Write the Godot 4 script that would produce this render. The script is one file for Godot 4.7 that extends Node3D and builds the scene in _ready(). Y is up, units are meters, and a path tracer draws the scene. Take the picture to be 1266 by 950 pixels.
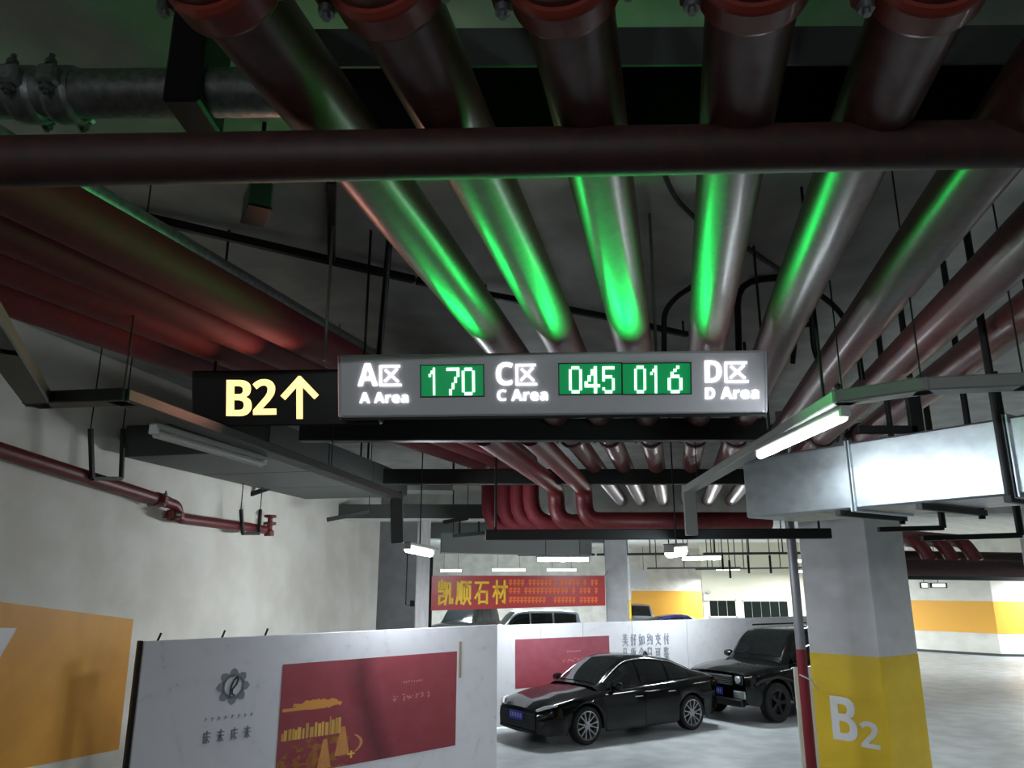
extends Node3D

const F := 950.0
const EYE := 2.85
const PITCH := 0.25656
var M := {}
var used := {}

# ---------- placing: a pixel of the 1266x950 frame and a depth along the axis give a point ----------
func dirp(px: float, py: float) -> Vector3:
	var u := (px - 633.0) / F
	var v := (475.0 - py) / F
	var c := cos(PITCH)
	var s := sin(PITCH)
	return Vector3(u, v * c + s, -(c - v * s))

func P(px: float, py: float, d: float) -> Vector3:
	return Vector3(0, EYE, 0) + dirp(px, py) * d

func PY(px: float, py: float, y: float) -> Vector3:
	var r := dirp(px, py)
	return Vector3(0, EYE, 0) + r * ((y - EYE) / r.y)

func PV(px: float, py: float, o: Vector3, n: Vector3) -> Vector3:
	var r := dirp(px, py)
	return Vector3(0, EYE, 0) + r * ((o - Vector3(0, EYE, 0)).dot(n) / r.dot(n))

# ---------- naming ----------
func numbered(called: String) -> String:
	if not used.has(called):
		used[called] = 0
		return called
	used[called] += 1
	return "%s_%03d" % [called, used[called]]

func tag(o: Node3D, label := "", category := "", group := "", kind := "") -> Node3D:
	if label: o.set_meta("label", label)
	if category: o.set_meta("category", category)
	if group: o.set_meta("group", group)
	if kind: o.set_meta("kind", kind)
	return o

func thing(called: String, label: String, category: String, at := Vector3.ZERO, turn := 0.0, group := "") -> Node3D:
	var o := Node3D.new()
	o.name = numbered(called)
	add_child(o)
	o.position = at
	o.rotation.y = turn
	tag(o, label, category, group)
	return o

func obj(called: String, st: SurfaceTool, m: Material, parent: Node = null) -> MeshInstance3D:
	var o := MeshInstance3D.new()
	o.mesh = st.commit()
	o.material_override = m
	if parent == null:
		o.name = numbered(called)
		add_child(o)
	else:
		o.name = called
		parent.add_child(o, true)
	return o

func struct(called: String, st: SurfaceTool, m: Material, parent: Node = null) -> MeshInstance3D:
	var o := obj(called, st, m, parent)
	if parent == null: o.set_meta("kind", "structure")
	return o

# ---------- shapes ----------
func mb() -> SurfaceTool:
	var st := SurfaceTool.new()
	st.begin(Mesh.PRIMITIVE_TRIANGLES)
	return st

func poly(st: SurfaceTool, p: Array, out: Vector3, own := true) -> void:
	var n: Vector3 = (p[1] - p[0]).cross(p[2] - p[0])
	if n.length() < 1e-12 and p.size() > 3: n = (p[2] - p[0]).cross(p[3] - p[0])
	n = n.normalized()
	var q := p
	if n.dot(out) < 0.0:
		n = -n
	else:
		q = p.duplicate()
		q.reverse()
	for k in range(1, q.size() - 1):
		for v in [q[0], q[k], q[k + 1]]:
			if own: st.set_normal(n)
			st.add_vertex(v)

func bx(st: SurfaceTool, t: Transform3D, size: Vector3, bev := 0.0) -> void:
	var h := size * 0.5
	var b: float = min(bev, min(h.x, min(h.y, h.z)) * 0.9)
	var ax := [Vector3.RIGHT, Vector3.UP, Vector3.BACK]
	for a in 3:
		for s in [-1.0, 1.0]:
			var i := (a + 1) % 3
			var j := (a + 2) % 3
			var c: Vector3 = ax[a] * h[a] * s
			var e1: Vector3 = ax[i] * (h[i] - b)
			var e2: Vector3 = ax[j] * (h[j] - b)
			poly(st, [t * (c - e1 - e2), t * (c + e1 - e2), t * (c + e1 + e2), t * (c - e1 + e2)], t.basis * (ax[a] * s))
	if b <= 0.0: return
	for a in 3:
		var i := (a + 1) % 3
		var j := (a + 2) % 3
		for s in [-1.0, 1.0]:
			for r in [-1.0, 1.0]:
				var l: Vector3 = ax[a] * (h[a] - b)
				var u: Vector3 = ax[i] * h[i] * s + ax[j] * (h[j] - b) * r
				var w: Vector3 = ax[i] * (h[i] - b) * s + ax[j] * h[j] * r
				poly(st, [t * (u - l), t * (u + l), t * (w + l), t * (w - l)], t.basis * (ax[i] * s + ax[j] * r))
	for s in [-1.0, 1.0]:
		for r in [-1.0, 1.0]:
			for q in [-1.0, 1.0]:
				var k := Vector3(s, r, q)
				var m := h - Vector3(b, b, b)
				poly(st, [t * (Vector3(h.x, m.y, m.z) * k), t * (Vector3(m.x, h.y, m.z) * k), t * (Vector3(m.x, m.y, h.z) * k)], t.basis * k)

func box(st: SurfaceTool, c: Vector3, size: Vector3, bev := 0.0) -> void:
	bx(st, Transform3D(Basis(), c), size, bev)

func along(a: Vector3, b: Vector3, up := Vector3.UP) -> Basis:   # x along a-b, y nearest to up
	var x := (b - a).normalized()
	var u := up
	if absf(x.dot(u)) > 0.98: u = Vector3.BACK if up == Vector3.UP else Vector3.UP
	var z := x.cross(u).normalized()
	return Basis(x, z.cross(x), z)

func bar(st: SurfaceTool, a: Vector3, b: Vector3, h: float, w: float, bev := 0.0) -> void:
	bx(st, Transform3D(along(a, b), (a + b) * 0.5), Vector3(a.distance_to(b), h, w), bev)

func rounded(p: Array, rad: float, k := 5) -> Array:
	var out := [p[0]]
	for i in range(1, p.size() - 1):
		var a: Vector3 = (p[i - 1] - p[i])
		var b: Vector3 = (p[i + 1] - p[i])
		var r: float = min(rad, min(a.length(), b.length()) * 0.49)
		var s: Vector3 = p[i] + a.normalized() * r
		var e: Vector3 = p[i] + b.normalized() * r
		for n in k + 1:
			var t := float(n) / k
			out.append(s.lerp(p[i], t).lerp((p[i] as Vector3).lerp(e, t), t))
	out.append(p[-1])
	return out

func tub(st: SurfaceTool, p: Array, r, n := 12, cap := true) -> void:
	var rings := []
	var norms := []
	var side := Vector3.ZERO
	for i in p.size():
		var d: Vector3 = (p[min(i + 1, p.size() - 1)] - p[max(i - 1, 0)]).normalized()
		if side == Vector3.ZERO:
			side = d.cross(Vector3.UP if absf(d.y) < 0.9 else Vector3.RIGHT).normalized()
		side = (side - d * side.dot(d)).normalized()
		var up := side.cross(d)
		var rr: float = r[i] if r is Array else r
		var ring := []
		var nn := []
		for k in n:
			var a := TAU * k / n
			var o := side * cos(a) + up * sin(a)
			ring.append(p[i] + o * rr)
			nn.append(o)
		rings.append(ring)
		norms.append(nn)
	for i in p.size() - 1:
		for k in n:
			var l := (k + 1) % n
			var v := [rings[i][k], rings[i + 1][k], rings[i + 1][l], rings[i][l]]
			var w := [norms[i][k], norms[i + 1][k], norms[i + 1][l], norms[i][l]]
			var f: Vector3 = (v[1] - v[0]).cross(v[3] - v[0])
			var order := [0, 1, 2, 0, 2, 3] if f.dot(w[0] + w[2]) < 0.0 else [0, 2, 1, 0, 3, 2]
			for m in order:
				st.set_normal(w[m])
				st.add_vertex(v[m])
	if cap:
		poly(st, rings[0], p[0] - p[1])
		poly(st, rings[-1], p[-1] - p[-2])

# a smooth sheet of points g[i][k]; the winding is set so that it looks away from "from"
func sheet(st: SurfaceTool, g: Array, from: Vector3, uv := false) -> void:
	for i in g.size() - 1:
		for k in g[i].size() - 1:
			var v := [g[i][k], g[i + 1][k], g[i + 1][k + 1], g[i][k + 1]]
			var f: Vector3 = (v[2] - v[0]).cross(v[3] - v[1])
			var mid: Vector3 = (v[0] + v[1] + v[2] + v[3]) * 0.25 - from
			for m in ([0, 1, 2, 0, 2, 3] if f.dot(mid) < 0.0 else [0, 2, 1, 0, 3, 2]):
				if uv: st.set_uv(Vector2((i + (1 if m in [1, 2] else 0)) / float(g.size() - 1), (k + (1 if m in [2, 3] else 0)) / float(g[i].size() - 1)))
				st.add_vertex(v[m])

func rect_uv(st: SurfaceTool, tl: Vector3, tr: Vector3, br: Vector3, bl: Vector3, n: Vector3) -> void:
	var v := [tl, tr, br, tl, br, bl]
	var u := [Vector2(0, 0), Vector2(1, 0), Vector2(1, 1), Vector2(0, 0), Vector2(1, 1), Vector2(0, 1)]
	for k in 6:
		st.set_normal(n)
		st.set_uv(u[k])
		st.add_vertex(v[k])

func slab(st: SurfaceTool, p: Array, n: Vector3, thick: float) -> void:   # a flat outline with thickness, its front at p
	var back := p.map(func(v): return v - n * thick)
	var mid := Vector3.ZERO
	for v in p: mid += v
	mid /= p.size()
	poly(st, p, n)
	poly(st, back, -n)
	for k in p.size():
		var l: int = (k + 1) % p.size()
		poly(st, [p[k], p[l], back[l], back[k]], (p[k] + p[l]) * 0.5 - mid)

func lathe(st: SurfaceTool, t: Transform3D, prof: Array, n := 24) -> void:   # prof: [radius, height along local z]
	for i in prof.size() - 1:
		var a: Vector2 = prof[i]
		var b: Vector2 = prof[i + 1]
		var nrm := Vector2(b.y - a.y, -(b.x - a.x)).normalized()
		for k in n:
			var c0 := Vector2.from_angle(TAU * k / n)
			var c1 := Vector2.from_angle(TAU * (k + 1) / n)
			var v := [Vector3(c0.x * a.x, c0.y * a.x, a.y), Vector3(c0.x * b.x, c0.y * b.x, b.y), Vector3(c1.x * b.x, c1.y * b.x, b.y), Vector3(c1.x * a.x, c1.y * a.x, a.y)]
			var w := [Vector3(c0.x * nrm.x, c0.y * nrm.x, nrm.y), Vector3(c0.x * nrm.x, c0.y * nrm.x, nrm.y), Vector3(c1.x * nrm.x, c1.y * nrm.x, nrm.y), Vector3(c1.x * nrm.x, c1.y * nrm.x, nrm.y)]
			var f: Vector3 = (v[1] - v[0]).cross(v[2] - v[0]) + (v[2] - v[0]).cross(v[3] - v[0])
			for m in ([0, 1, 2, 0, 2, 3] if f.dot(w[0]) < 0.0 else [0, 2, 1, 0, 3, 2]):
				st.set_normal((t.basis * w[m]).normalized())
				st.add_vertex(t * v[m])

func tri(list: Array, x: float) -> float:   # linear table, keys rising
	if x <= list[0][0]: return list[0][1]
	for i in range(1, list.size()):
		if x <= list[i][0]:
			var f: float = (x - list[i - 1][0]) / (list[i][0] - list[i - 1][0])
			return lerpf(list[i - 1][1], list[i][1], f)
	return list[-1][1]

func smo(list: Array, x: float) -> float:   # the same, rounded a little
	return tri(list, x) * 0.5 + tri(list, x - 0.07) * 0.25 + tri(list, x + 0.07) * 0.25

func letters(text: String, height: float, depth: float, m: Material, called: String, parent: Node, t: Transform3D, bold := true, squeeze := 1.0) -> MeshInstance3D:
	var f := SystemFont.new()
	f.font_names = PackedStringArray(["Droid Sans"])
	f.font_weight = 700 if bold else 400
	var tm := TextMesh.new()
	tm.text = text
	tm.font = f
	tm.font_size = 64
	tm.pixel_size = height / 46.0
	tm.depth = depth
	tm.curve_step = 2.0
	var o := MeshInstance3D.new()
	o.mesh = tm
	o.material_override = m
	o.name = called
	o.transform = t * Transform3D(Basis.from_scale(Vector3(squeeze, 1, 1)), Vector3.ZERO)
	parent.add_child(o, true)
	return o

# strokes of a hand-drawn character in a unit square (x right, y down) as flat bars
func strokes(st: SurfaceTool, list: Array, t: Transform3D, w: float, h: float, pen: float, depth: float) -> void:
	for line in list:
		for i in line.size() - 1:
			var a := Vector3((line[i][0] - 0.5) * w, (0.5 - line[i][1]) * h, 0)
			var b := Vector3((line[i + 1][0] - 0.5) * w, (0.5 - line[i + 1][1]) * h, 0)
			var d := (b - a).normalized()
			if a.distance_to(b) < 1e-5: continue
			var bs := Basis(d, Vector3(-d.y, d.x, 0), Vector3.BACK)
			bx(st, t * Transform3D(bs, (a + b) * 0.5), Vector3(a.distance_to(b) + pen * 0.7, pen, depth))

# ---------- materials ----------
func mat(c: Color, rough := 0.6, metal := 0.0, coat := 0.0) -> StandardMaterial3D:
	var m := StandardMaterial3D.new()
	m.albedo_color = c
	m.roughness = rough
	m.metallic = metal
	if coat > 0.0:
		m.clearcoat_enabled = true
		m.clearcoat = coat
		m.clearcoat_roughness = 0.08
	return m

func glow(c: Color, e: float) -> StandardMaterial3D:
	var m := mat(c, 0.5)
	m.emission_enabled = true
	m.emission = c
	m.emission_energy_multiplier = e
	return m

func grain(m: StandardMaterial3D, seed_: int, freq: float, a: Color, b: Color, scale: float, bump := 0.0, world := true) -> StandardMaterial3D:
	var n := FastNoiseLite.new()
	n.seed = seed_
	n.frequency = freq
	n.fractal_octaves = 5
	var g := Gradient.new()
	g.set_color(0, a)
	g.set_color(1, b)
	g.set_offset(0, 0.25)
	g.set_offset(1, 0.75)
	var t := NoiseTexture2D.new()
	t.width = 512
	t.height = 512
	t.seamless = true
	t.noise = n
	t.color_ramp = g
	m.albedo_color = Color.WHITE
	m.albedo_texture = t
	m.uv1_triplanar = true
	m.uv1_world_triplanar = world
	m.uv1_scale = Vector3.ONE * scale
	if bump > 0.0:
		var t2 := NoiseTexture2D.new()
		t2.width = 512
		t2.height = 512
		t2.seamless = true
		t2.noise = n
		m.heightmap_enabled = true
		m.heightmap_texture = t2
		m.heightmap_scale = bump
	return m

func materials() -> void:
	M.wall = grain(mat(Color.WHITE, 0.8), 3, 0.006, Color(0.84, 0.825, 0.785), Color(0.90, 0.89, 0.855), 0.35)
	M.column = grain(mat(Color.WHITE, 0.6), 5, 0.008, Color(0.73, 0.73, 0.74), Color(0.79, 0.79, 0.80), 0.5)
	M.ceiling = grain(mat(Color.WHITE, 0.9), 8, 0.01, Color(0.72, 0.73, 0.71), Color(0.80, 0.80, 0.78), 0.4)
	M.floor = grain(mat(Color.WHITE, 0.38), 11, 0.01, Color(0.58, 0.60, 0.60), Color(0.66, 0.675, 0.68), 0.25)
	M.ramp = grain(mat(Color.WHITE, 0.8), 12, 0.02, Color(0.16, 0.17, 0.16), Color(0.22, 0.22, 0.21), 0.5)
	M.yellow = grain(mat(Color.WHITE, 0.5), 14, 0.006, Color(0.82, 0.56, 0.12), Color(0.87, 0.61, 0.16), 0.5)
	M.orange = mat(Color(0.93, 0.68, 0.26), 0.5)
	M.lemon = grain(mat(Color.WHITE, 0.45), 15, 0.006, Color(0.83, 0.70, 0.12), Color(0.88, 0.75, 0.17), 0.6)
	M.white = mat(Color(0.86, 0.86, 0.86), 0.5)
	M.pipe = grain(mat(Color.WHITE, 0.45, 0.0, 0.4), 21, 0.02, Color(0.34, 0.18, 0.175), Color(0.42, 0.225, 0.22), 1.4)
	M.pipe.clearcoat_roughness = 0.26
	M.pipe_red = grain(mat(Color.WHITE, 0.45), 22, 0.02, Color(0.36, 0.10, 0.11), Color(0.43, 0.13, 0.14), 1.2)
	M.pipe_dark = grain(mat(Color.WHITE, 0.6), 23, 0.02, Color(0.19, 0.105, 0.10), Color(0.25, 0.135, 0.125), 1.2)
	M.coupling = mat(Color(0.46, 0.17, 0.13), 0.4, 0.0, 0.2)
	M.galv = grain(mat(Color.WHITE, 0.45, 0.75), 24, 0.03, Color(0.55, 0.57, 0.57), Color(0.70, 0.72, 0.72), 1.5)
	M.duct = grain(mat(Color.WHITE, 0.42, 0.85), 25, 0.02, Color(0.74, 0.78, 0.81), Color(0.82, 0.86, 0.88), 0.8)
	M.tray = mat(Color(0.60, 0.62, 0.60), 0.5, 0.2)
	M.tray_dark = mat(Color(0.26, 0.28, 0.27), 0.55, 0.2)
	M.black = mat(Color(0.05, 0.055, 0.055), 0.5)
	M.steel = mat(Color(0.55, 0.56, 0.56), 0.35, 0.8)
	M.strut = mat(Color(0.13, 0.14, 0.14), 0.55, 0.3)
	M.sign = mat(Color(0.86, 0.85, 0.88), 0.5)
	M.sign_black = mat(Color(0.035, 0.02, 0.022), 0.35)
	M.lit_white = glow(Color(1, 1, 1), 1.6)
	M.lit_warm = glow(Color(1.0, 0.86, 0.55), 1.7)
	M.led_back = glow(Color(0.0, 0.60, 0.33), 0.45)
	M.led_dot = glow(Color(0.85, 1.0, 0.93), 2.2)
	M.tube = glow(Color(0.98, 1.0, 1.0), 6.0)
	M.tube_off = mat(Color(0.78, 0.78, 0.76), 0.35)
	M.board = marble()  # kept paler than the far copy to stand in for missing lamp light
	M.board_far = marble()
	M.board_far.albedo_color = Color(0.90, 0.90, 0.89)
	M.paint = mat(Color(0.012, 0.014, 0.016), 0.3, 0.0, 0.7)
	M.paint.clearcoat_roughness = 0.07
	M.paint.metallic_specular = 0.1
	M.paint_suv = mat(Color(0.014, 0.017, 0.018), 0.3, 0.0, 0.9)
	M.paint_suv.metallic_specular = 0.1
	M.glass = mat(Color(0.02, 0.03, 0.032), 0.04)
	M.glass.metallic_specular = 0.6
	M.rubber = mat(Color(0.03, 0.03, 0.032), 0.8)
	M.rim = mat(Color(0.62, 0.62, 0.63), 0.3, 0.8)
	M.rim_dark = mat(Color(0.16, 0.16, 0.17), 0.35, 0.7)
	M.chrome = mat(Color(0.86, 0.88, 0.88), 0.15, 1.0)
	M.plastic = mat(Color(0.02, 0.021, 0.022), 0.6)
	M.lens = mat(Color(0.72, 0.74, 0.76), 0.08, 0.4, 1.0)
	M.lens_dark = mat(Color(0.12, 0.13, 0.14), 0.08, 0.3, 1.0)
	M.tail = mat(Color(0.25, 0.01, 0.015), 0.1, 0.0, 1.0)
	M.plate = mat(Color(0.10, 0.16, 0.62), 0.4)
	M.blue = mat(Color(0.05, 0.09, 0.38), 0.25, 0.0, 1.0)
	M.silver = mat(Color(0.62, 0.64, 0.67), 0.3, 0.5, 0.8)
	M.banner = mat(Color(0.68, 0.20, 0.21), 0.35)
	M.duct_far = mat(Color(0.62, 0.64, 0.63), 0.6)
	M.pipe_left = grain(mat(Color.WHITE, 0.7), 26, 0.02, Color(0.36, 0.025, 0.085), Color(0.43, 0.04, 0.11), 1.2)
	M.shade_black = mat(Color(0.03, 0.03, 0.03), 0.95)  # near-black stands in for shade and keeps green display light off the tray
	M.shade_black.metallic_specular = 0.1
	M.banner_yellow = mat(Color(0.95, 0.78, 0.12), 0.5)
	M.banner_orange = mat(Color(0.96, 0.45, 0.16), 0.5)
	M.pole_grey = mat(Color(0.50, 0.50, 0.52), 0.4, 0.3)
	M.pole_red = mat(Color(0.42, 0.05, 0.11), 0.45)
	M.print_grey = mat(Color(0.52, 0.54, 0.57), 0.6)
	M.print_dark = mat(Color(0.20, 0.21, 0.24), 0.6)
	M.print_pale = mat(Color(0.80, 0.55, 0.50), 0.6)
	M.beige = mat(Color(0.78, 0.76, 0.68), 0.7)
	M.pane = mat(Color(0.10, 0.12, 0.11), 0.1)
	M.green_lit_box = mat(Color(0.30, 0.42, 0.38), 0.4)  # teal puts the green display light into a dark box's colour

func marble() -> StandardMaterial3D:
	var n := FastNoiseLite.new()
	n.seed = 41
	n.frequency = 0.004
	n.fractal_type = FastNoiseLite.FRACTAL_RIDGED
	n.fractal_octaves = 3
	n.domain_warp_enabled = true
	n.domain_warp_amplitude = 60.0
	n.domain_warp_frequency = 0.006
	var g := Gradient.new()
	g.set_color(0, Color(0.86, 0.86, 0.885))
	g.set_color(1, Color(0.74, 0.74, 0.765))
	g.set_offset(0, 0.55)
	g.set_offset(1, 0.99)
	g.add_point(0.9, Color(0.84, 0.84, 0.865))
	var t := NoiseTexture2D.new()
	t.width = 1024
	t.height = 1024
	t.seamless = true
	t.noise = n
	t.color_ramp = g
	var m := mat(Color.WHITE, 0.6)
	m.albedo_texture = t
	m.uv1_triplanar = true
	m.uv1_scale = Vector3.ONE * 0.4
	return m

# ---------- lamps ----------
func tube_lamp(a: Vector3, b: Vector3, label: String, energy: float, group := "", r := 0.02, rods := 2, top := 4.95, lit := true, bare := 0.0) -> Node3D:
	var mid := (a + b) * 0.5
	var t := thing("tube_lamp", label, "lamp", mid, 0.0, group)
	var bs := along(a, b)
	var l := a.distance_to(b)
	var st := mb()
	bx(st, Transform3D(bs, bs.y * (r + 0.022)), Vector3(l, 0.035, max(0.05, r * 2.2)), 0.006)
	obj("housing", st, M.tray, t)
	st = mb()
	tub(st, [bs.x * (-l * 0.5 + 0.03), bs.x * (l * 0.5 - 0.03)], r, 12)
	obj("glass_tube", st, M.tube if lit else M.tube_off, t)
	for s in [-1.0, 1.0]:
		st = mb()
		bx(st, Transform3D(bs, bs.x * s * (l * 0.5 - 0.012) + bs.y * (r * 0.6 + 0.01)), Vector3(0.03, r + 0.03, r * 2.1), 0.004)
		obj("end_cap", st, M.white, t)
	for k in rods:
		var x: float = (-0.32 + 0.64 * k / max(1, rods - 1)) * l if rods > 1 else 0.0
		var f: Vector3 = bs.x * x + bs.y * (r + 0.04)
		st = mb()
		tub(st, [f, Vector3(f.x, top - mid.y, f.z)], 0.008, 6)
		obj("hanger", st, M.strut, t)
	if lit:
		var al := AreaLight3D.new()
		al.name = "lamp_light"
		al.area_size = Vector2(l, max(0.05, r * 2.0))
		al.area_normalize_energy = true
		al.light_energy = energy
		al.light_color = Color(0.94, 0.975, 1.0)
		al.shadow_enabled = true
		al.set("area_range", 60.0)
		al.transform = Transform3D(Basis(bs.x, bs.x.cross(Vector3.UP).normalized() * -1.0, Vector3.UP).orthonormalized(), Vector3.DOWN * (r + 0.012))
		t.add_child(al)
		for k in (3 if bare > 0.0 else 0):   # a bare tube shines sideways too
			var ol := OmniLight3D.new()
			ol.name = "lamp_light"
			ol.position = bs.x * l * (k - 1) * 0.3 + Vector3.DOWN * (r + 0.03)
			ol.light_energy = bare / 3.0
			ol.light_size = 0.02
			ol.omni_range = 60.0
			ol.omni_attenuation = 2.0
			ol.light_color = al.light_color
			ol.shadow_enabled = true
			t.add_child(ol)
	return t

# ---------- cars ----------
func car_ring(c: Dictionary, u: float) -> Array:
	var w := smo(c.W, u)
	var b := tri(c.B, u)
	var s := smo(c.S, u)
	var tp := smo(c.T, u)
	var arch := 0.0
	for uw in [c.axle, -c.axle]:
		var d: float = absf(u - uw)
		if d < c.arch: arch = c.wheel + sqrt(c.arch * c.arch - d * d)
	var y0: float = max(b, arch)
	var y1: float = max(b + 0.12, arch + 0.015)
	var ym: float = max(lerpf(b, s, 0.55), arch + 0.03)
	return [Vector3(u, y0, w * 0.965), Vector3(u, y1, w * 0.99), Vector3(u, ym, w), Vector3(u, max(s - 0.12, ym + 0.02), w * 0.985), Vector3(u, s - 0.03, w * 0.955), Vector3(u, s, w * 0.89), Vector3(u, lerpf(s, tp, 0.8), w * 0.5), Vector3(u, tp, 0.0)]

func car_top(c: Dictionary, u: float) -> Array:
	var y := smo(c.Y, u)
	var belt := smo(c.S, u) - 0.02
	y = max(y, belt + 0.02)
	var wr := tri(c.Wr, u)
	var wg: float = smo(c.W, u) * c.tuck
	var e: float = min(0.06, (y - belt) * 0.3)
	return [Vector3(u, belt, wg), Vector3(u, lerpf(belt, y - e, 0.5), lerpf(wg, wr, 0.45) + 0.012), Vector3(u, y - e, wr), Vector3(u, y - e * 0.25, wr * 0.9), Vector3(u, y + 0.01, wr * 0.5), Vector3(u, y + 0.015, 0.0)]

func on_ring(ring: Array, s: float, side: float) -> Vector3:
	var f: float = clampf(s, 0.0, 1.0) * (ring.size() - 1)
	var i: int = min(int(f), ring.size() - 2)
	var v: Vector3 = (ring[i] as Vector3).lerp(ring[i + 1], f - i)
	return Vector3(v.x, v.y, v.z * side)

func whole(ring: Array) -> Array:
	var out := []
	for v in ring: out.append(Vector3(v.x, v.y, -v.z))
	for k in range(ring.size() - 2, -1, -1): out.append(ring[k])
	return out

func car_patch(c: Dictionary, top: bool, u0: float, u1: float, s0: float, s1: float, side: float, off: Vector3, n := 8) -> SurfaceTool:
	var g := []
	for i in n + 1:
		var u := lerpf(u0, u1, float(i) / n)
		var ring: Array = car_top(c, u) if top else car_ring(c, u)
		var row := []
		for k in 7: row.append(on_ring(ring, lerpf(s0, s1, k / 6.0), side) + off)
		g.append(row)
	var st := mb()
	sheet(st, g, Vector3(c.mid, 0.5, 0))
	st.generate_normals()
	return st

func car_screen(c: Dictionary, u0: float, u1: float, off: Vector3) -> SurfaceTool:
	var g := []
	for i in 9:
		var ring := car_top(c, lerpf(u0, u1, i / 8.0))
		var row := []
		for k in 13:
			var q := (k - 6) / 6.0
			row.append(on_ring(ring, lerpf(1.0, 0.62, absf(q)), -1.0 if q < 0 else 1.0) + off)
		g.append(row)
	var st := mb()
	sheet(st, g, Vector3(c.mid, 0.5, 0))
	st.generate_normals()
	return st

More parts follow.
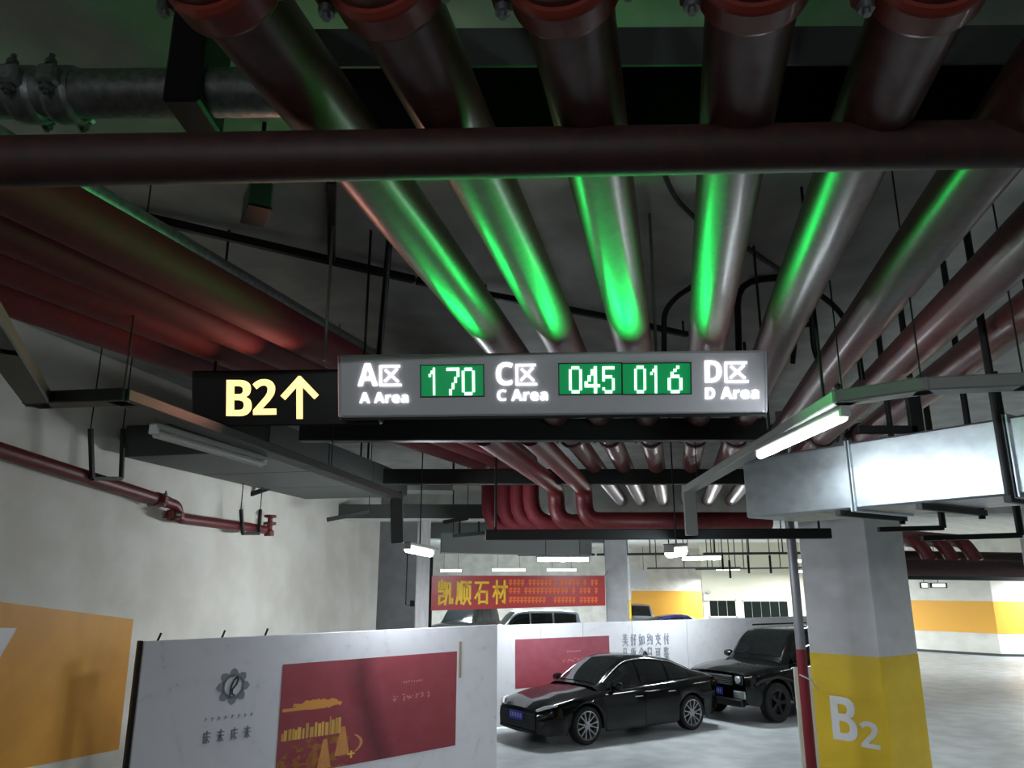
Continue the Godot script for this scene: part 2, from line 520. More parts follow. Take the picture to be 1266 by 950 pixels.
func make_car(called: String, label: String, c: Dictionary, paint: Material, at: Vector3, turn: float, fine := true) -> Node3D:
	var t := thing(called, label, "car", at, turn)
	if c.has("scale"): t.scale = Vector3.ONE * c.scale
	var us := []
	var u: float = c.W[0][0]
	while u < c.W[-1][0]:
		us.append(u)
		u += 0.11
	us.append(c.W[-1][0])
	for uw in [c.axle, -c.axle]:
		for k in 13:
			us.append(uw + c.arch * 0.9995 * cos(PI * k / 12.0))
	us.sort()
	var g := []
	for x in us: g.append(whole(car_ring(c, x)))
	var st := mb()
	st.set_smooth_group(0)
	sheet(st, g, Vector3(0, 0.5, 0))
	st.set_smooth_group(-1)
	poly(st, g[0], Vector3.LEFT, false)
	poly(st, g[-1], Vector3.RIGHT, false)
	st.generate_normals()
	obj("body", st, paint, t)
	st = mb()
	var lo: float = c.B[int(c.B.size() / 2)][1]
	box(st, Vector3(0, lo + 0.16, 0), Vector3(c.W[-1][0] * 1.8, 0.3, 1.2))
	obj("underbody", st, M.plastic, t)
	# greenhouse
	g = []
	for k in 37:
		g.append(whole(car_top(c, lerpf(c.Y[0][0], c.Y[-1][0], k / 36.0))))
	st = mb()
	sheet(st, g, Vector3(c.mid, 0.7, 0))
	st.generate_normals()
	obj("roof", st, paint, t)
	obj("windscreen", car_screen(c, c.screen[0], c.screen[1], Vector3(0.006, 0.008, 0)), M.glass, t)
	obj("rear_window", car_screen(c, c.back[0], c.back[1], Vector3(-0.006, 0.008, 0)), M.glass, t)
	for side in [-1.0, 1.0]:
		for w in c.windows:
			obj("side_window", car_patch(c, true, w[0], w[1], 0.05, 0.37, side, Vector3(0, 0.003, side * 0.008)), M.glass, t)
		if fine:
			for d in c.doors:
				obj("door", car_patch(c, false, d[0], d[1], 0.03, 0.60, side, Vector3(0, 0.0, side * 0.006)), paint, t)
			for hx in c.handles:
				var hp := on_ring(car_ring(c, hx), 0.40, side)
				st = mb()
				bar(st, hp + Vector3(-0.1, 0, side * 0.03), hp + Vector3(0.1, 0, side * 0.03), 0.025, 0.02, 0.006)
				obj("door_handle", st, c.get("trim", paint), t)
			var mp := on_ring(car_top(c, c.mirror), 0.05, side)
			st = mb()
			lathe(st, Transform3D(Basis(Vector3.UP, 0.3), mp + Vector3(0.02, 0.07, side * 0.16)) * Transform3D(Basis.from_scale(Vector3(0.55, 0.72, 1.0)), Vector3.ZERO), [Vector2(0.001, -0.13), Vector2(0.07, -0.115), Vector2(0.105, -0.06), Vector2(0.115, 0.0), Vector2(0.105, 0.06), Vector2(0.07, 0.115), Vector2(0.001, 0.13)], 16)
			bar(st, mp + Vector3(0.0, 0.0, side * 0.0), mp + Vector3(0.01, 0.04, side * 0.1), 0.03, 0.05)
			obj("mirror", st, paint, t)
			if c.has("trim"):
				var path := []
				for k in 25:
					path.append(on_ring(car_top(c, lerpf(c.windows[0][1] + 0.02, c.windows[-1][0] - 0.12, k / 24.0)), 0.42, side) + Vector3(0, 0.006, side * 0.004))
				st = mb()
				tub(st, path, 0.013, 6)
				obj("window_trim", st, M.chrome, t)
	# wheels
	for uw in [c.axle, -c.axle]:
		for side in [-1.0, 1.0]:
			var wt := Transform3D(Basis(), Vector3(uw, c.wheel, side * (c.track - 0.11)))
			if side < 0: wt = wt * Transform3D(Basis(Vector3.UP, PI), Vector3.ZERO)
			st = mb()
			var R: float = c.wheel
			var q: float = c.rim
			lathe(st, wt, [Vector2(q - 0.02, -0.11), Vector2(R - 0.03, -0.11), Vector2(R - 0.004, -0.085), Vector2(R, 0.0), Vector2(R - 0.004, 0.085), Vector2(R - 0.03, 0.11), Vector2(q, 0.105), Vector2(q - 0.015, 0.09)], 36 if fine else 18)
			var w := obj("wheel", st, M.rubber, t)
			st = mb()
			lathe(st, wt, [Vector2(q, 0.104), Vector2(q - 0.012, 0.108), Vector2(q - 0.025, 0.09), Vector2(q - 0.035, -0.08)], 36)
			for k in c.spokes:
				for e in [-1.0, 1.0]:
					var a: float = TAU * k / c.spokes
					var p0 := Vector3(cos(a + e * 0.05) * 0.05, sin(a + e * 0.05) * 0.05, 0.075)
					var a2: float = a + e * c.splay
					var p1 := Vector3(cos(a2) * (q - 0.015), sin(a2) * (q - 0.015), 0.095)
					bx(st, wt * Transform3D(along(p0, p1, Vector3.BACK), (p0 + p1) * 0.5), Vector3(p0.distance_to(p1), 0.025, c.spoke_w))
			lathe(st, wt, [Vector2(0.075, 0.05), Vector2(0.07, 0.085), Vector2(0.03, 0.095), Vector2(0.001, 0.095)], 18)
			obj("rim", st, c.rims, w)
			st = mb()
			lathe(st, wt, [Vector2(q - 0.03, 0.0), Vector2(0.001, 0.0)], 18)
			obj("brake_disc", st, M.plastic, w)
	return t

func front_bits(t: Node3D, c: Dictionary, lights: Material) -> void:
	var fx: float = c.W[-1][0]
	var st := mb()
	box(st, Vector3(fx - 0.01, c.grille[0], 0), Vector3(0.08, c.grille[1], c.grille[2]), 0.02)
	var gr := obj("grille", st, M.plastic, t)
	for k in 5:
		st = mb()
		box(st, Vector3(fx + 0.032, c.grille[0] - c.grille[1] * 0.5 + c.grille[1] * (k + 0.5) / 5.0, 0), Vector3(0.012, 0.014, c.grille[2] * 0.94))
		obj("slat", st, c.get("slats", M.rim_dark), gr)
	st = mb()
	box(st, Vector3(fx + 0.045, c.plate_y, 0), Vector3(0.012, 0.15, 0.46), 0.004)
	var pl := obj("number_plate", st, M.plate, t)
	st = mb()
	for k in 7:   # too blurred to read in the photo: pale marks only
		strokes(st, [[[0.1, 0.1], [0.8, 0.15 + 0.1 * (k % 3)]], [[0.5, 0.05], [0.4 + 0.06 * k, 0.95]], [[0.1, 0.55 + 0.05 * (k % 2)], [0.9, 0.6]]], Transform3D(Basis(Vector3.UP, PI / 2), Vector3(fx + 0.052, c.plate_y, 0.17 - 0.056 * k)), 0.036, 0.09, 0.007, 0.004)
	obj("characters", st, M.white, pl)

func sedan_spec() -> Dictionary:
	return {
		"W": [[-2.36, 0.62], [-2.28, 0.76], [-2.05, 0.84], [-1.36, 0.90], [0.0, 0.915], [1.36, 0.905], [1.95, 0.85], [2.2, 0.76], [2.34, 0.62]],
		"B": [[-2.36, 0.42], [-2.1, 0.28], [-1.8, 0.21], [0.0, 0.19], [1.8, 0.20], [2.2, 0.20], [2.34, 0.26]],
		"S": [[-2.36, 0.93], [-2.2, 1.0], [-1.36, 0.985], [0.0, 0.93], [0.95, 0.89], [1.6, 0.82], [2.1, 0.72], [2.34, 0.60]],
		"T": [[-2.36, 0.96], [-2.15, 1.05], [-1.7, 1.06], [0.0, 0.98], [0.95, 0.96], [1.6, 0.885], [2.1, 0.77], [2.34, 0.64]],
		"Y": [[-2.0, 1.06], [-1.75, 1.12], [-1.1, 1.37], [-0.5, 1.455], [-0.1, 1.465], [0.2, 1.43], [0.55, 1.25], [0.98, 0.97], [1.02, 0.95]],
		"Wr": [[-2.0, 0.64], [-1.1, 0.55], [-0.2, 0.57], [0.3, 0.57], [1.0, 0.68]],
		"tuck": 0.875, "mid": -0.3, "axle": 1.37, "arch": 0.375, "wheel": 0.335, "rim": 0.255, "track": 0.895, "spokes": 6, "splay": 0.24, "spoke_w": 0.022,
		"screen": [0.26, 0.93], "back": [-1.78, -1.12], "windows": [[-0.02, 0.80], [-0.80, -0.08], [-1.42, -0.86]], "doors": [[-0.05, 0.93], [-0.98, -0.07]], "handles": [0.12, -0.78], "mirror": 0.66,
		"grille": [0.43, 0.30, 1.15], "plate_y": 0.50, "rims": M.rim, "trim": M.chrome}

func suv_spec() -> Dictionary:
	return {
		"W": [[-2.3, 0.88], [-2.2, 0.95], [-1.45, 0.985], [0.0, 0.985], [1.45, 0.985], [2.0, 0.95], [2.2, 0.90], [2.3, 0.84]],
		"B": [[-2.3, 0.50], [-2.0, 0.36], [0.0, 0.32], [1.9, 0.34], [2.2, 0.38], [2.3, 0.46]],
		"S": [[-2.3, 1.16], [-1.45, 1.18], [0.9, 1.16], [1.6, 1.12], [2.15, 1.05], [2.3, 0.99]],
		"T": [[-2.3, 1.20], [0.9, 1.24], [1.2, 1.22], [1.7, 1.18], [2.15, 1.10], [2.3, 1.02]],
		"Y": [[-2.32, 1.18], [-2.25, 1.30], [-2.15, 1.80], [-1.5, 1.87], [0.0, 1.87], [0.40, 1.84], [0.62, 1.70], [0.98, 1.26], [1.04, 1.16]],
		"Wr": [[-2.3, 0.74], [-1.0, 0.74], [0.4, 0.72], [1.0, 0.80]],
		"tuck": 0.90, "mid": -0.5, "axle": 1.45, "arch": 0.47, "wheel": 0.405, "rim": 0.255, "track": 0.985, "spokes": 5, "splay": 0.10, "spoke_w": 0.05,
		"screen": [0.48, 0.95], "back": [-2.22, -2.14], "windows": [[-0.05, 0.80], [-1.0, -0.12], [-2.0, -1.08]], "doors": [[-0.06, 0.95], [-1.1, -0.09]], "handles": [0.1, -0.85], "mirror": 0.72,
		"grille": [0.86, 0.20, 1.0], "plate_y": 0.62, "rims": M.rim_dark, "slats": M.steel}

# ---------- parts of the garage ----------
func pipe_line(called: String, label: String, path: Array, r: float, m: Material, group := "", category := "pipe") -> Node3D:
	var t := thing(called, label, category, path[0], 0.0, group)
	var o: Vector3 = path[0]
	var st := mb()
	tub(st, rounded(path, r * 3.2).map(func(v): return v - o), r, 22)
	obj("run", st, m, t)
	return t

func add_coupling(t: Node3D, at: Vector3, dir: Vector3, r: float, m: Material) -> void:
	var bs := along(Vector3.ZERO, dir)
	var z := Basis(bs.y, bs.z, bs.x)
	var tr := Transform3D(z, at - t.position)
	var st := mb()
	lathe(st, tr, [Vector2(r, -0.05), Vector2(r * 1.10, -0.05), Vector2(r * 1.17, -0.038), Vector2(r * 1.19, -0.03), Vector2(r * 1.19, 0.03), Vector2(r * 1.17, 0.038), Vector2(r * 1.10, 0.05), Vector2(r, 0.05)], 36)
	for s in [-1.0, 1.0]:
		bx(st, tr * Transform3D(Basis(), Vector3(0, s * r * 1.28, 0)), Vector3(0.075, 0.06, 0.075), 0.012)
	var c := obj("coupling", st, m, t)
	for s in [-1.0, 1.0]:
		st = mb()
		tub(st, [tr * Vector3(-0.075, s * r * 1.32, 0), tr * Vector3(0.085, s * r * 1.32, 0)], 0.010, 8)
		tub(st, [tr * Vector3(-0.062, s * r * 1.32, 0), tr * Vector3(-0.042, s * r * 1.32, 0)], 0.020, 6)
		tub(st, [tr * Vector3(0.042, s * r * 1.32, 0), tr * Vector3(0.062, s * r * 1.32, 0)], 0.020, 6)
		obj("bolt", st, M.steel, c)

func wire(called: String, label: String, pts: Array, r: float, m: Material, group := "", category := "cable") -> Node3D:
	var st := mb()
	tub(st, rounded(pts, 0.18, 4), r, 8)
	return tag(obj(called, st, m), label, category, group)

func trunk(called: String, label: String, pts: Array, h: float, w: float, m: Material, group := "", category := "cable tray") -> Node3D:
	var t := thing(called, label, category, pts[0], 0.0, group)
	for i in pts.size() - 1:
		var st := mb()
		var d: Vector3 = (pts[i + 1] - pts[i]).normalized() * w * 0.35
		bar(st, pts[i] - pts[0] - (d if i > 0 else Vector3.ZERO), pts[i + 1] - pts[0] + (d if i < pts.size() - 2 else Vector3.ZERO), h, w, 0.006)
		obj("section", st, m, t)
	return t

func hanger(t: Node3D, foot: Vector3, top: float, r := 0.012, m: Material = null) -> void:
	var st := mb()
	tub(st, [foot - t.position, Vector3(foot.x, top, foot.z) - t.position], r, 8)
	obj("hanger_rod", st, m if m else M.strut, t)

const G_QU := [[[0.05, 0.06], [0.94, 0.06]], [[0.05, 0.06], [0.05, 0.96], [1.0, 0.96]], [[0.82, 0.22], [0.27, 0.76]], [[0.30, 0.26], [0.86, 0.78]]]
const G_KAI := [[[0.08, 0.08], [0.08, 0.32], [0.44, 0.32], [0.44, 0.08]], [[0.26, 0.0], [0.26, 0.32]], [[0.06, 0.44], [0.44, 0.44], [0.44, 0.64], [0.10, 0.64], [0.10, 0.96], [0.46, 0.84]], [[0.60, 0.12], [0.60, 0.6], [0.50, 0.98]], [[0.60, 0.12], [0.82, 0.12], [0.82, 0.92], [0.98, 0.92], [0.98, 0.76]], [[0.66, 0.40], [0.76, 0.56]]]
const G_SHUN := [[[0.10, 0.08], [0.10, 0.6], [0.02, 0.96]], [[0.22, 0.14], [0.22, 0.80]], [[0.36, 0.05], [0.36, 0.95]], [[0.48, 0.08], [1.0, 0.08]], [[0.74, 0.08], [0.68, 0.24]], [[0.54, 0.76], [0.54, 0.24], [0.94, 0.24], [0.94, 0.76]], [[0.74, 0.34], [0.72, 0.7], [0.50, 0.98]], [[0.80, 0.76], [0.98, 0.98]]]
const G_SHI := [[[0.04, 0.10], [0.96, 0.10]], [[0.46, 0.10], [0.30, 0.46], [0.04, 0.74]], [[0.32, 0.48], [0.32, 0.96]], [[0.32, 0.48], [0.86, 0.48], [0.86, 0.96]], [[0.32, 0.90], [0.86, 0.90]]]
const G_CAI := [[[0.02, 0.28], [0.48, 0.28]], [[0.26, 0.02], [0.26, 0.98]], [[0.26, 0.32], [0.02, 0.68]], [[0.28, 0.40], [0.46, 0.58]], [[0.52, 0.28], [1.0, 0.28]], [[0.82, 0.02], [0.82, 0.94], [0.68, 0.88]], [[0.80, 0.32], [0.50, 0.74]]]
const G_MEI := [[[0.32, 0.02], [0.40, 0.14]], [[0.68, 0.02], [0.60, 0.14]], [[0.14, 0.18], [0.86, 0.18]], [[0.20, 0.32], [0.80, 0.32]], [[0.08, 0.47], [0.92, 0.47]], [[0.50, 0.18], [0.50, 0.62]], [[0.06, 0.66], [0.94, 0.66]], [[0.50, 0.52], [0.42, 0.80], [0.08, 0.98]], [[0.52, 0.68], [0.94, 0.98]]]
const G_HAO := [[[0.22, 0.04], [0.10, 0.58], [0.40, 0.94]], [[0.02, 0.32], [0.44, 0.32], [0.34, 0.62], [0.04, 0.96]], [[0.54, 0.12], [0.92, 0.12], [0.74, 0.34]], [[0.74, 0.34], [0.74, 0.94], [0.62, 0.90]], [[0.50, 0.50], [0.98, 0.50]]]
const G_RU := [[[0.26, 0.04], [0.10, 0.60], [0.44, 0.94]], [[0.02, 0.32], [0.50, 0.32], [0.38, 0.64], [0.04, 0.96]], [[0.60, 0.26], [0.60, 0.86]], [[0.60, 0.26], [0.94, 0.26], [0.94, 0.86]], [[0.60, 0.78], [0.94, 0.78]]]
const G_YUE := [[[0.24, 0.04], [0.06, 0.32], [0.34, 0.34], [0.06, 0.62], [0.40, 0.58]], [[0.04, 0.92], [0.42, 0.80]], [[0.58, 0.06], [0.48, 0.44]], [[0.56, 0.24], [0.94, 0.24], [0.90, 0.92], [0.74, 0.86]], [[0.60, 0.46], [0.74, 0.62]]]
const G_JIAO := [[[0.46, 0.02], [0.54, 0.14]], [[0.06, 0.22], [0.94, 0.22]], [[0.34, 0.30], [0.14, 0.50]], [[0.64, 0.30], [0.88, 0.50]], [[0.68, 0.44], [0.46, 0.76], [0.06, 0.98]], [[0.32, 0.46], [0.58, 0.78], [0.96, 0.98]]]
const G_FU := [[[0.30, 0.04], [0.06, 0.48]], [[0.20, 0.32], [0.20, 0.98]], [[0.38, 0.30], [0.98, 0.30]], [[0.78, 0.04], [0.78, 0.94], [0.64, 0.88]], [[0.48, 0.48], [0.60, 0.66]]]
const G_PIN := [[[0.28, 0.06], [0.72, 0.06], [0.72, 0.40], [0.28, 0.40], [0.28, 0.06]], [[0.06, 0.54], [0.42, 0.54], [0.42, 0.94], [0.06, 0.94], [0.06, 0.54]], [[0.58, 0.54], [0.94, 0.54], [0.94, 0.94], [0.58, 0.94], [0.58, 0.54]]]
const G_ZHI := [[[0.88, 0.04], [0.20, 0.12], [0.18, 0.50], [0.04, 0.94]], [[0.20, 0.28], [0.96, 0.28]], [[0.56, 0.12], [0.54, 0.42]], [[0.34, 0.80], [0.34, 0.44], [0.84, 0.44], [0.84, 0.80]], [[0.58, 0.54], [0.54, 0.80], [0.28, 0.98]], [[0.64, 0.80], [0.92, 0.98]]]
const G_JIN := [[[0.50, 0.02], [0.04, 0.48]], [[0.50, 0.02], [0.96, 0.48]], [[0.46, 0.32], [0.56, 0.46]], [[0.22, 0.56], [0.76, 0.56], [0.50, 0.96]]]
const G_RI := [[[0.20, 0.04], [0.80, 0.04], [0.80, 0.96], [0.20, 0.96], [0.20, 0.04]], [[0.20, 0.50], [0.80, 0.50]]]
const G_KE := [[[0.04, 0.12], [0.96, 0.12]], [[0.16, 0.34], [0.16, 0.66], [0.52, 0.66], [0.52, 0.34], [0.16, 0.34]], [[0.80, 0.12], [0.80, 0.94], [0.64, 0.88]]]
const G_JIAN := [[[0.14, 0.06], [0.14, 0.40]], [[0.34, 0.02], [0.34, 0.44]], [[0.58, 0.02], [0.46, 0.28]], [[0.54, 0.14], [0.94, 0.14]], [[0.66, 0.22], [0.78, 0.34]], [[0.50, 0.42], [0.08, 0.62]], [[0.50, 0.42], [0.92, 0.62]], [[0.24, 0.62], [0.76, 0.62]], [[0.14, 0.78], [0.86, 0.78]], [[0.50, 0.62], [0.50, 0.96]], [[0.04, 0.97], [0.96, 0.97]], [[0.28, 0.84], [0.34, 0.92]], [[0.72, 0.84], [0.66, 0.92]]]

const DIGITS := {
	"0": [".###.", "#...#", "#...#", "#...#", "#...#", "#...#", "#...#", "#...#", ".###."],
	"1": ["..#..", ".##..", "#.#..", "..#..", "..#..", "..#..", "..#..", "..#..", "..#.."],
	"4": ["...#.", "..##.", "..##.", ".#.#.", ".#.#.", "#..#.", "#####", "...#.", "...#."],
	"5": ["#####", "#....", "#....", "####.", "#...#", "....#", "....#", "#...#", ".###."],
	"6": ["...#.", "..#..", ".#...", ".###.", "#...#", "#...#", "#...#", "#...#", ".###."],
	"7": ["#####", "....#", "....#", "...#.", "...#.", "..#..", "..#..", ".#...", ".#..."]}

func sign_frame(d: float) -> Transform3D:   # faces the driver: tipped forward to look down the ramp
	var c := cos(PITCH)
	var s := sin(PITCH)
	var x := Vector3(1, 0.0114, 0).normalized()
	var z := Vector3(0, -s, c)
	z = (z - x * z.dot(x)).normalized()
	return Transform3D(Basis(x, z.cross(x), z), P(683.5, 475.0, d))

func area_sign() -> void:
	var d := 4.2
	var k := d / F
	var fr := sign_frame(d)
	var t := thing("area_sign", "grey hanging sign box with white area letters and green lit number displays", "sign")
	t.transform = fr
	var L := func(px: float, py: float, z := 0.0) -> Vector3: return Vector3((px - 683.5) * k, -(py - 475.0 + 0.0114 * (px - 683.5)) * k, z)
	var st := mb()
	var w := 529.0 * k
	var h := 78.0 * k
	box(st, Vector3(0, 0, -0.06), Vector3(w, h, 0.10), 0.012)
	obj("housing", st, M.sign, t)
	st = mb()
	box(st, Vector3(0, -h * 0.5 - 0.008, -0.05), Vector3(w * 0.995, 0.016, 0.11), 0.004)
	obj("bottom_rail", st, M.strut, t)
	for e in [-1.0, 1.0]:
		st = mb()
		box(st, Vector3(e * (w * 0.5 + 0.002), 0, -0.06), Vector3(0.012, h * 0.98, 0.096), 0.004)
		obj("end_cap", st, M.sign, t)
	# characters
	for a in [["A", 443.6, 465.5, 451.0, 478.0, 467.6, 496.8, "A Area", 443.6, 506.6, 486.0, 498.6], ["C", 613.0, 633.4, 449.4, 477.0, 636.4, 664.6, "C Area", 614.5, 677.5, 482.4, 495.8], ["D", 869.7, 893.7, 446.4, 473.4, 895.0, 926.7, "D Area", 872.7, 938.0, 479.4, 493.5]]:
		var hh: float = (a[4] - a[3]) * k
		letters(a[0], hh, 0.006, M.lit_white, "lettering", t, Transform3D(Basis(), L.call((a[1] + a[2]) * 0.5, (a[3] + a[4]) * 0.5, -0.006)), true, 1.0)
		st = mb()
		strokes(st, G_QU, Transform3D(Basis(), L.call((a[5] + a[6]) * 0.5, (a[3] + a[4]) * 0.5, -0.006)), (a[6] - a[5]) * k * 0.9, hh * 0.96, 2.7 * k, 0.008)
		obj("lettering", st, M.lit_white, t)
		letters(a[7], (a[11] - a[10]) * k, 0.006, M.lit_white, "lettering", t, Transform3D(Basis(), L.call((a[8] + a[9]) * 0.5, (a[10] + a[11]) * 0.5, -0.006)), true, 1.12)
	# displays
	for q in [[520.0, 598.0, 451.5, 490.5, [["1", 530.0, 543.0], ["7", 552.0, 568.0], ["0", 571.0, 587.0]], 455.0, 489.0], [691.0, 769.0, 449.2, 487.8, [["0", 703.7, 719.6], ["4", 723.0, 742.0], ["5", 745.0, 760.0]], 453.2, 486.6], [769.5, 854.6, 449.0, 487.5, [["0", 784.7, 799.0], ["1", 804.6, 818.0], ["6", 826.0, 844.0]], 452.4, 486.4]]:
		st = mb()
		var c0: Vector3 = L.call((q[0] + q[1]) * 0.5, (q[2] + q[3]) * 0.5, -0.010)
		var ww: float = (q[1] - q[0]) * k
		var hh: float = (q[3] - q[2]) * k
		box(st, c0, Vector3(ww, hh, 0.004))
		var disp := obj("display_screen", st, M.led_back, t)
		st = mb()
		for e in [-1.0, 1.0]:
			box(st, c0 + Vector3(0, e * hh * 0.5, 0.006), Vector3(ww + 0.008, 0.005, 0.012), 0.001)
			box(st, c0 + Vector3(e * ww * 0.5, 0, 0.006), Vector3(0.005, hh, 0.012), 0.001)
		obj("frame", st, M.strut, disp)
		for g in q[4]:
			st = mb()
			var cw: float = (g[2] - g[1]) * k / 5.0
			var ch: float = (q[6] - q[5]) * k / 9.0
			for r in 9:
				for c in 5:
					if DIGITS[g[0]][r][c] == "#":
						box(st, L.call(g[1], q[5], -0.006) + Vector3((c + 0.5) * cw, -(r + 0.5) * ch, 0), Vector3(cw * 0.98, ch * 0.98, 0.004))
			obj("digit", st, M.led_dot, disp)
		var al := AreaLight3D.new()
		al.name = "display_light"
		al.area_size = Vector2(ww, hh)
		al.area_normalize_energy = true
		al.light_energy = LED
		al.light_color = Color(0.03, 0.92, 0.36)
		al.shadow_enabled = true
		al.transform = Transform3D(Basis(Vector3.UP, PI), c0 + Vector3(0, 0, 0.02))
		t.add_child(al)
	for px in [401.0, 812.0]:
		var top := P(px + 1, 300, d + 0.1)
		st = mb()
		var f := t.transform.affine_inverse() * P(px, 446, d + 0.06)
		tub(st, [f, t.transform.affine_inverse() * Vector3((fr * f).x, 4.95, (fr * f).z)], 0.009, 8)
		obj("hanging_rod", st, M.steel, t)

func level_sign() -> void:
	var d := 4.42
	var k := d / F
	var fr := sign_frame(d)
	var t := thing("level_sign", "black sign box with glowing yellow B2 and upward arrow", "sign")
	t.transform = fr
	var L := func(px: float, py: float, z := 0.0) -> Vector3: return Vector3((px - 683.5) * k, -(py - 475.0) * k, z)
	var st := mb()
	var x0: Vector3 = L.call(237, 454)
	var x1: Vector3 = L.call(470, 523)
	box(st, (x0 + x1) * 0.5 + Vector3(0, 0, -0.05), Vector3(x1.x - x0.x, x0.y - x1.y, 0.10), 0.008)
	obj("housing", st, M.sign_black, t)
	letters("B", 44.5 * k, 0.006, M.lit_warm, "lettering", t, Transform3D(Basis(Vector3.BACK, -0.02), L.call(294.5, 489, 0.003)), true, 1.0)
	letters("2", 43.0 * k, 0.006, M.lit_warm, "lettering", t, Transform3D(Basis(Vector3.BACK, 0.0), L.call(326.5, 488.5, 0.003)), true, 0.98)
	st = mb()
	strokes(st, [[[0.0, 0.47], [0.5, 0.04], [1.0, 0.46]], [[0.5, 0.06], [0.49, 1.0]]], Transform3D(Basis(), L.call(370.8, 488, 0.003)), 38 * k, 48 * k, 7.5 * k, 0.006)
	obj("arrow", st, M.lit_warm, t)
	var al := AreaLight3D.new()
	al.name = "lettering_light"
	al.area_size = Vector2(80 * k, 45 * k)
	al.area_normalize_energy = true
	al.light_energy = WARM
	al.light_color = Color(1.0, 0.64, 0.60)
	al.shadow_enabled = true
	al.transform = Transform3D(Basis(Vector3.UP, PI), L.call(352, 488, 0.02))
	t.add_child(al)
	for px in [262.0, 448.0]:
		st = mb()
		var f: Vector3 = L.call(px, 456, -0.05)
		tub(st, [f, fr.affine_inverse() * Vector3((fr * f).x, 4.95, (fr * f).z)], 0.008, 8)
		obj("hanging_rod", st, M.strut, t)

func poster_texture(skyline: bool) -> ImageTexture:
	var w := 640
	var h := 380
	var im := Image.create(w, h, false, Image.FORMAT_RGB8)
	var n := FastNoiseLite.new()
	n.seed = 7
	n.frequency = 0.012
	for y in h:
		for x in w:
			var c := Color(0.62, 0.29, 0.33) if skyline else Color(0.53, 0.29, 0.33)
			c = c.lerp(Color(0.54, 0.22, 0.255), clampf(float(y) / h, 0, 1) * 0.7)
			# a dark ribbon sweeping down from the middle
			var rx := 0.40 + 0.14 * pow(float(y) / h, 1.5)
			var dx := float(x) / w - rx
			if skyline and absf(dx) < 0.10: c = c.darkened(0.28 * (1.0 - absf(dx) / 0.10))
			im.set_pixel(x, y, c.lightened(0.05 * n.get_noise_2d(x, y)))
	if skyline:
		var gold := Color(0.93, 0.74, 0.36)
		for x in range(8, 205):   # a cloud
			for y in range(128, 166):
				var q := Vector2((x - 118) / 88.0, (y - 150) / 20.0)
				if q.length() + 0.35 * n.get_noise_2d(x * 4, y * 4) < 0.85 or (y > 152 and y < 164 and x < 118): im.set_pixel(x, y, Color(0.86, 0.60, 0.30))
		var g := RandomNumberGenerator.new()
		g.seed = 5
		var x := 10
		while x < 200:   # gold towers
			var bw := g.randi_range(5, 12)
			var bh := g.randi_range(14, 34) + int(40.0 * x / 200.0)
			im.fill_rect(Rect2i(x, 262 - bh, bw, bh), gold.darkened(g.randf() * 0.2))
			x += bw + g.randi_range(1, 4)
		for y in range(268, 380):   # hills and drapery
			for xx in range(0, 230):
				if n.get_noise_2d(xx * 1.6, y * 2.4) > 0.02 and xx + y > 330: im.set_pixel(xx, y, Color(0.78, 0.50, 0.24).darkened(0.2 + 0.2 * n.get_noise_2d(xx * 3, y)))
		for fg in [[150, 275, 18, 100], [208, 240, 20, 100]]:   # robed figures in gold
			for y in range(fg[1], fg[1] + fg[3]):
				var half: float = fg[2] * (0.35 + 0.9 * (y - fg[1]) / fg[3])
				for xx in range(int(fg[0] - half), int(fg[0] + half)):
					im.set_pixel(clampi(xx, 0, w - 1), min(y, h - 1), Color(0.84, 0.58, 0.33).darkened(0.15 * absf(n.get_noise_2d(xx * 6, y))))
		for y in range(275, 335):
			var cx := int(268 - 24 * pow((y - 305) / 32.0, 2))
			im.fill_rect(Rect2i(cx, y, 10, 1), Color(0.82, 0.56, 0.34))
		im.fill_rect(Rect2i(236, 330, 7, 26), gold)
		im.fill_rect(Rect2i(226, 338, 26, 6), gold)
	var rows := [[380, 150, 6, 26], [420, 100, 8, 10]] if skyline else [[300, 170, 7, 34], [340, 110, 8, 12]]
	var g2 := RandomNumberGenerator.new()
	g2.seed = 9
	for r in rows:   # pale brush lettering, too blurred to read in the photo
		for k in r[2]:
			for s in 5:
				var px: int = r[0] + k * r[3] + g2.randi_range(0, r[3] - 8)
				var py: int = r[1] + g2.randi_range(0, r[3] - 6)
				if s % 2: im.fill_rect(Rect2i(px, py, g2.randi_range(3, max(4, r[3] / 2)), 3), Color(0.84, 0.58, 0.55))
				else: im.fill_rect(Rect2i(px, py, 3, g2.randi_range(3, max(4, r[3] / 2))), Color(0.84, 0.58, 0.55))
	return ImageTexture.create_from_image(im)

const LED := 0.62
const WARM := 0.24
const LAMP := 9.0

func column(at: Vector3, size: float, turn: float, label: String, base_top: float, base: Material, shell: Material = null) -> Node3D:
	var t := thing("column", label, "column", Vector3(at.x, 0, at.z), turn)
	tag(t, "", "", "", "structure")
	var st := mb()
	box(st, Vector3(0, 4.95 * 0.5, 0), Vector3(size, 4.95, size), 0.015)
	obj("shaft", st, shell if shell else M.column, t)
	if base_top > 0.0:
		st = mb()
		box(st, Vector3(0, base_top * 0.5, 0), Vector3(size + 0.008, base_top, size + 0.008), 0.017)
		obj("painted_base", st, base, t)
	return t

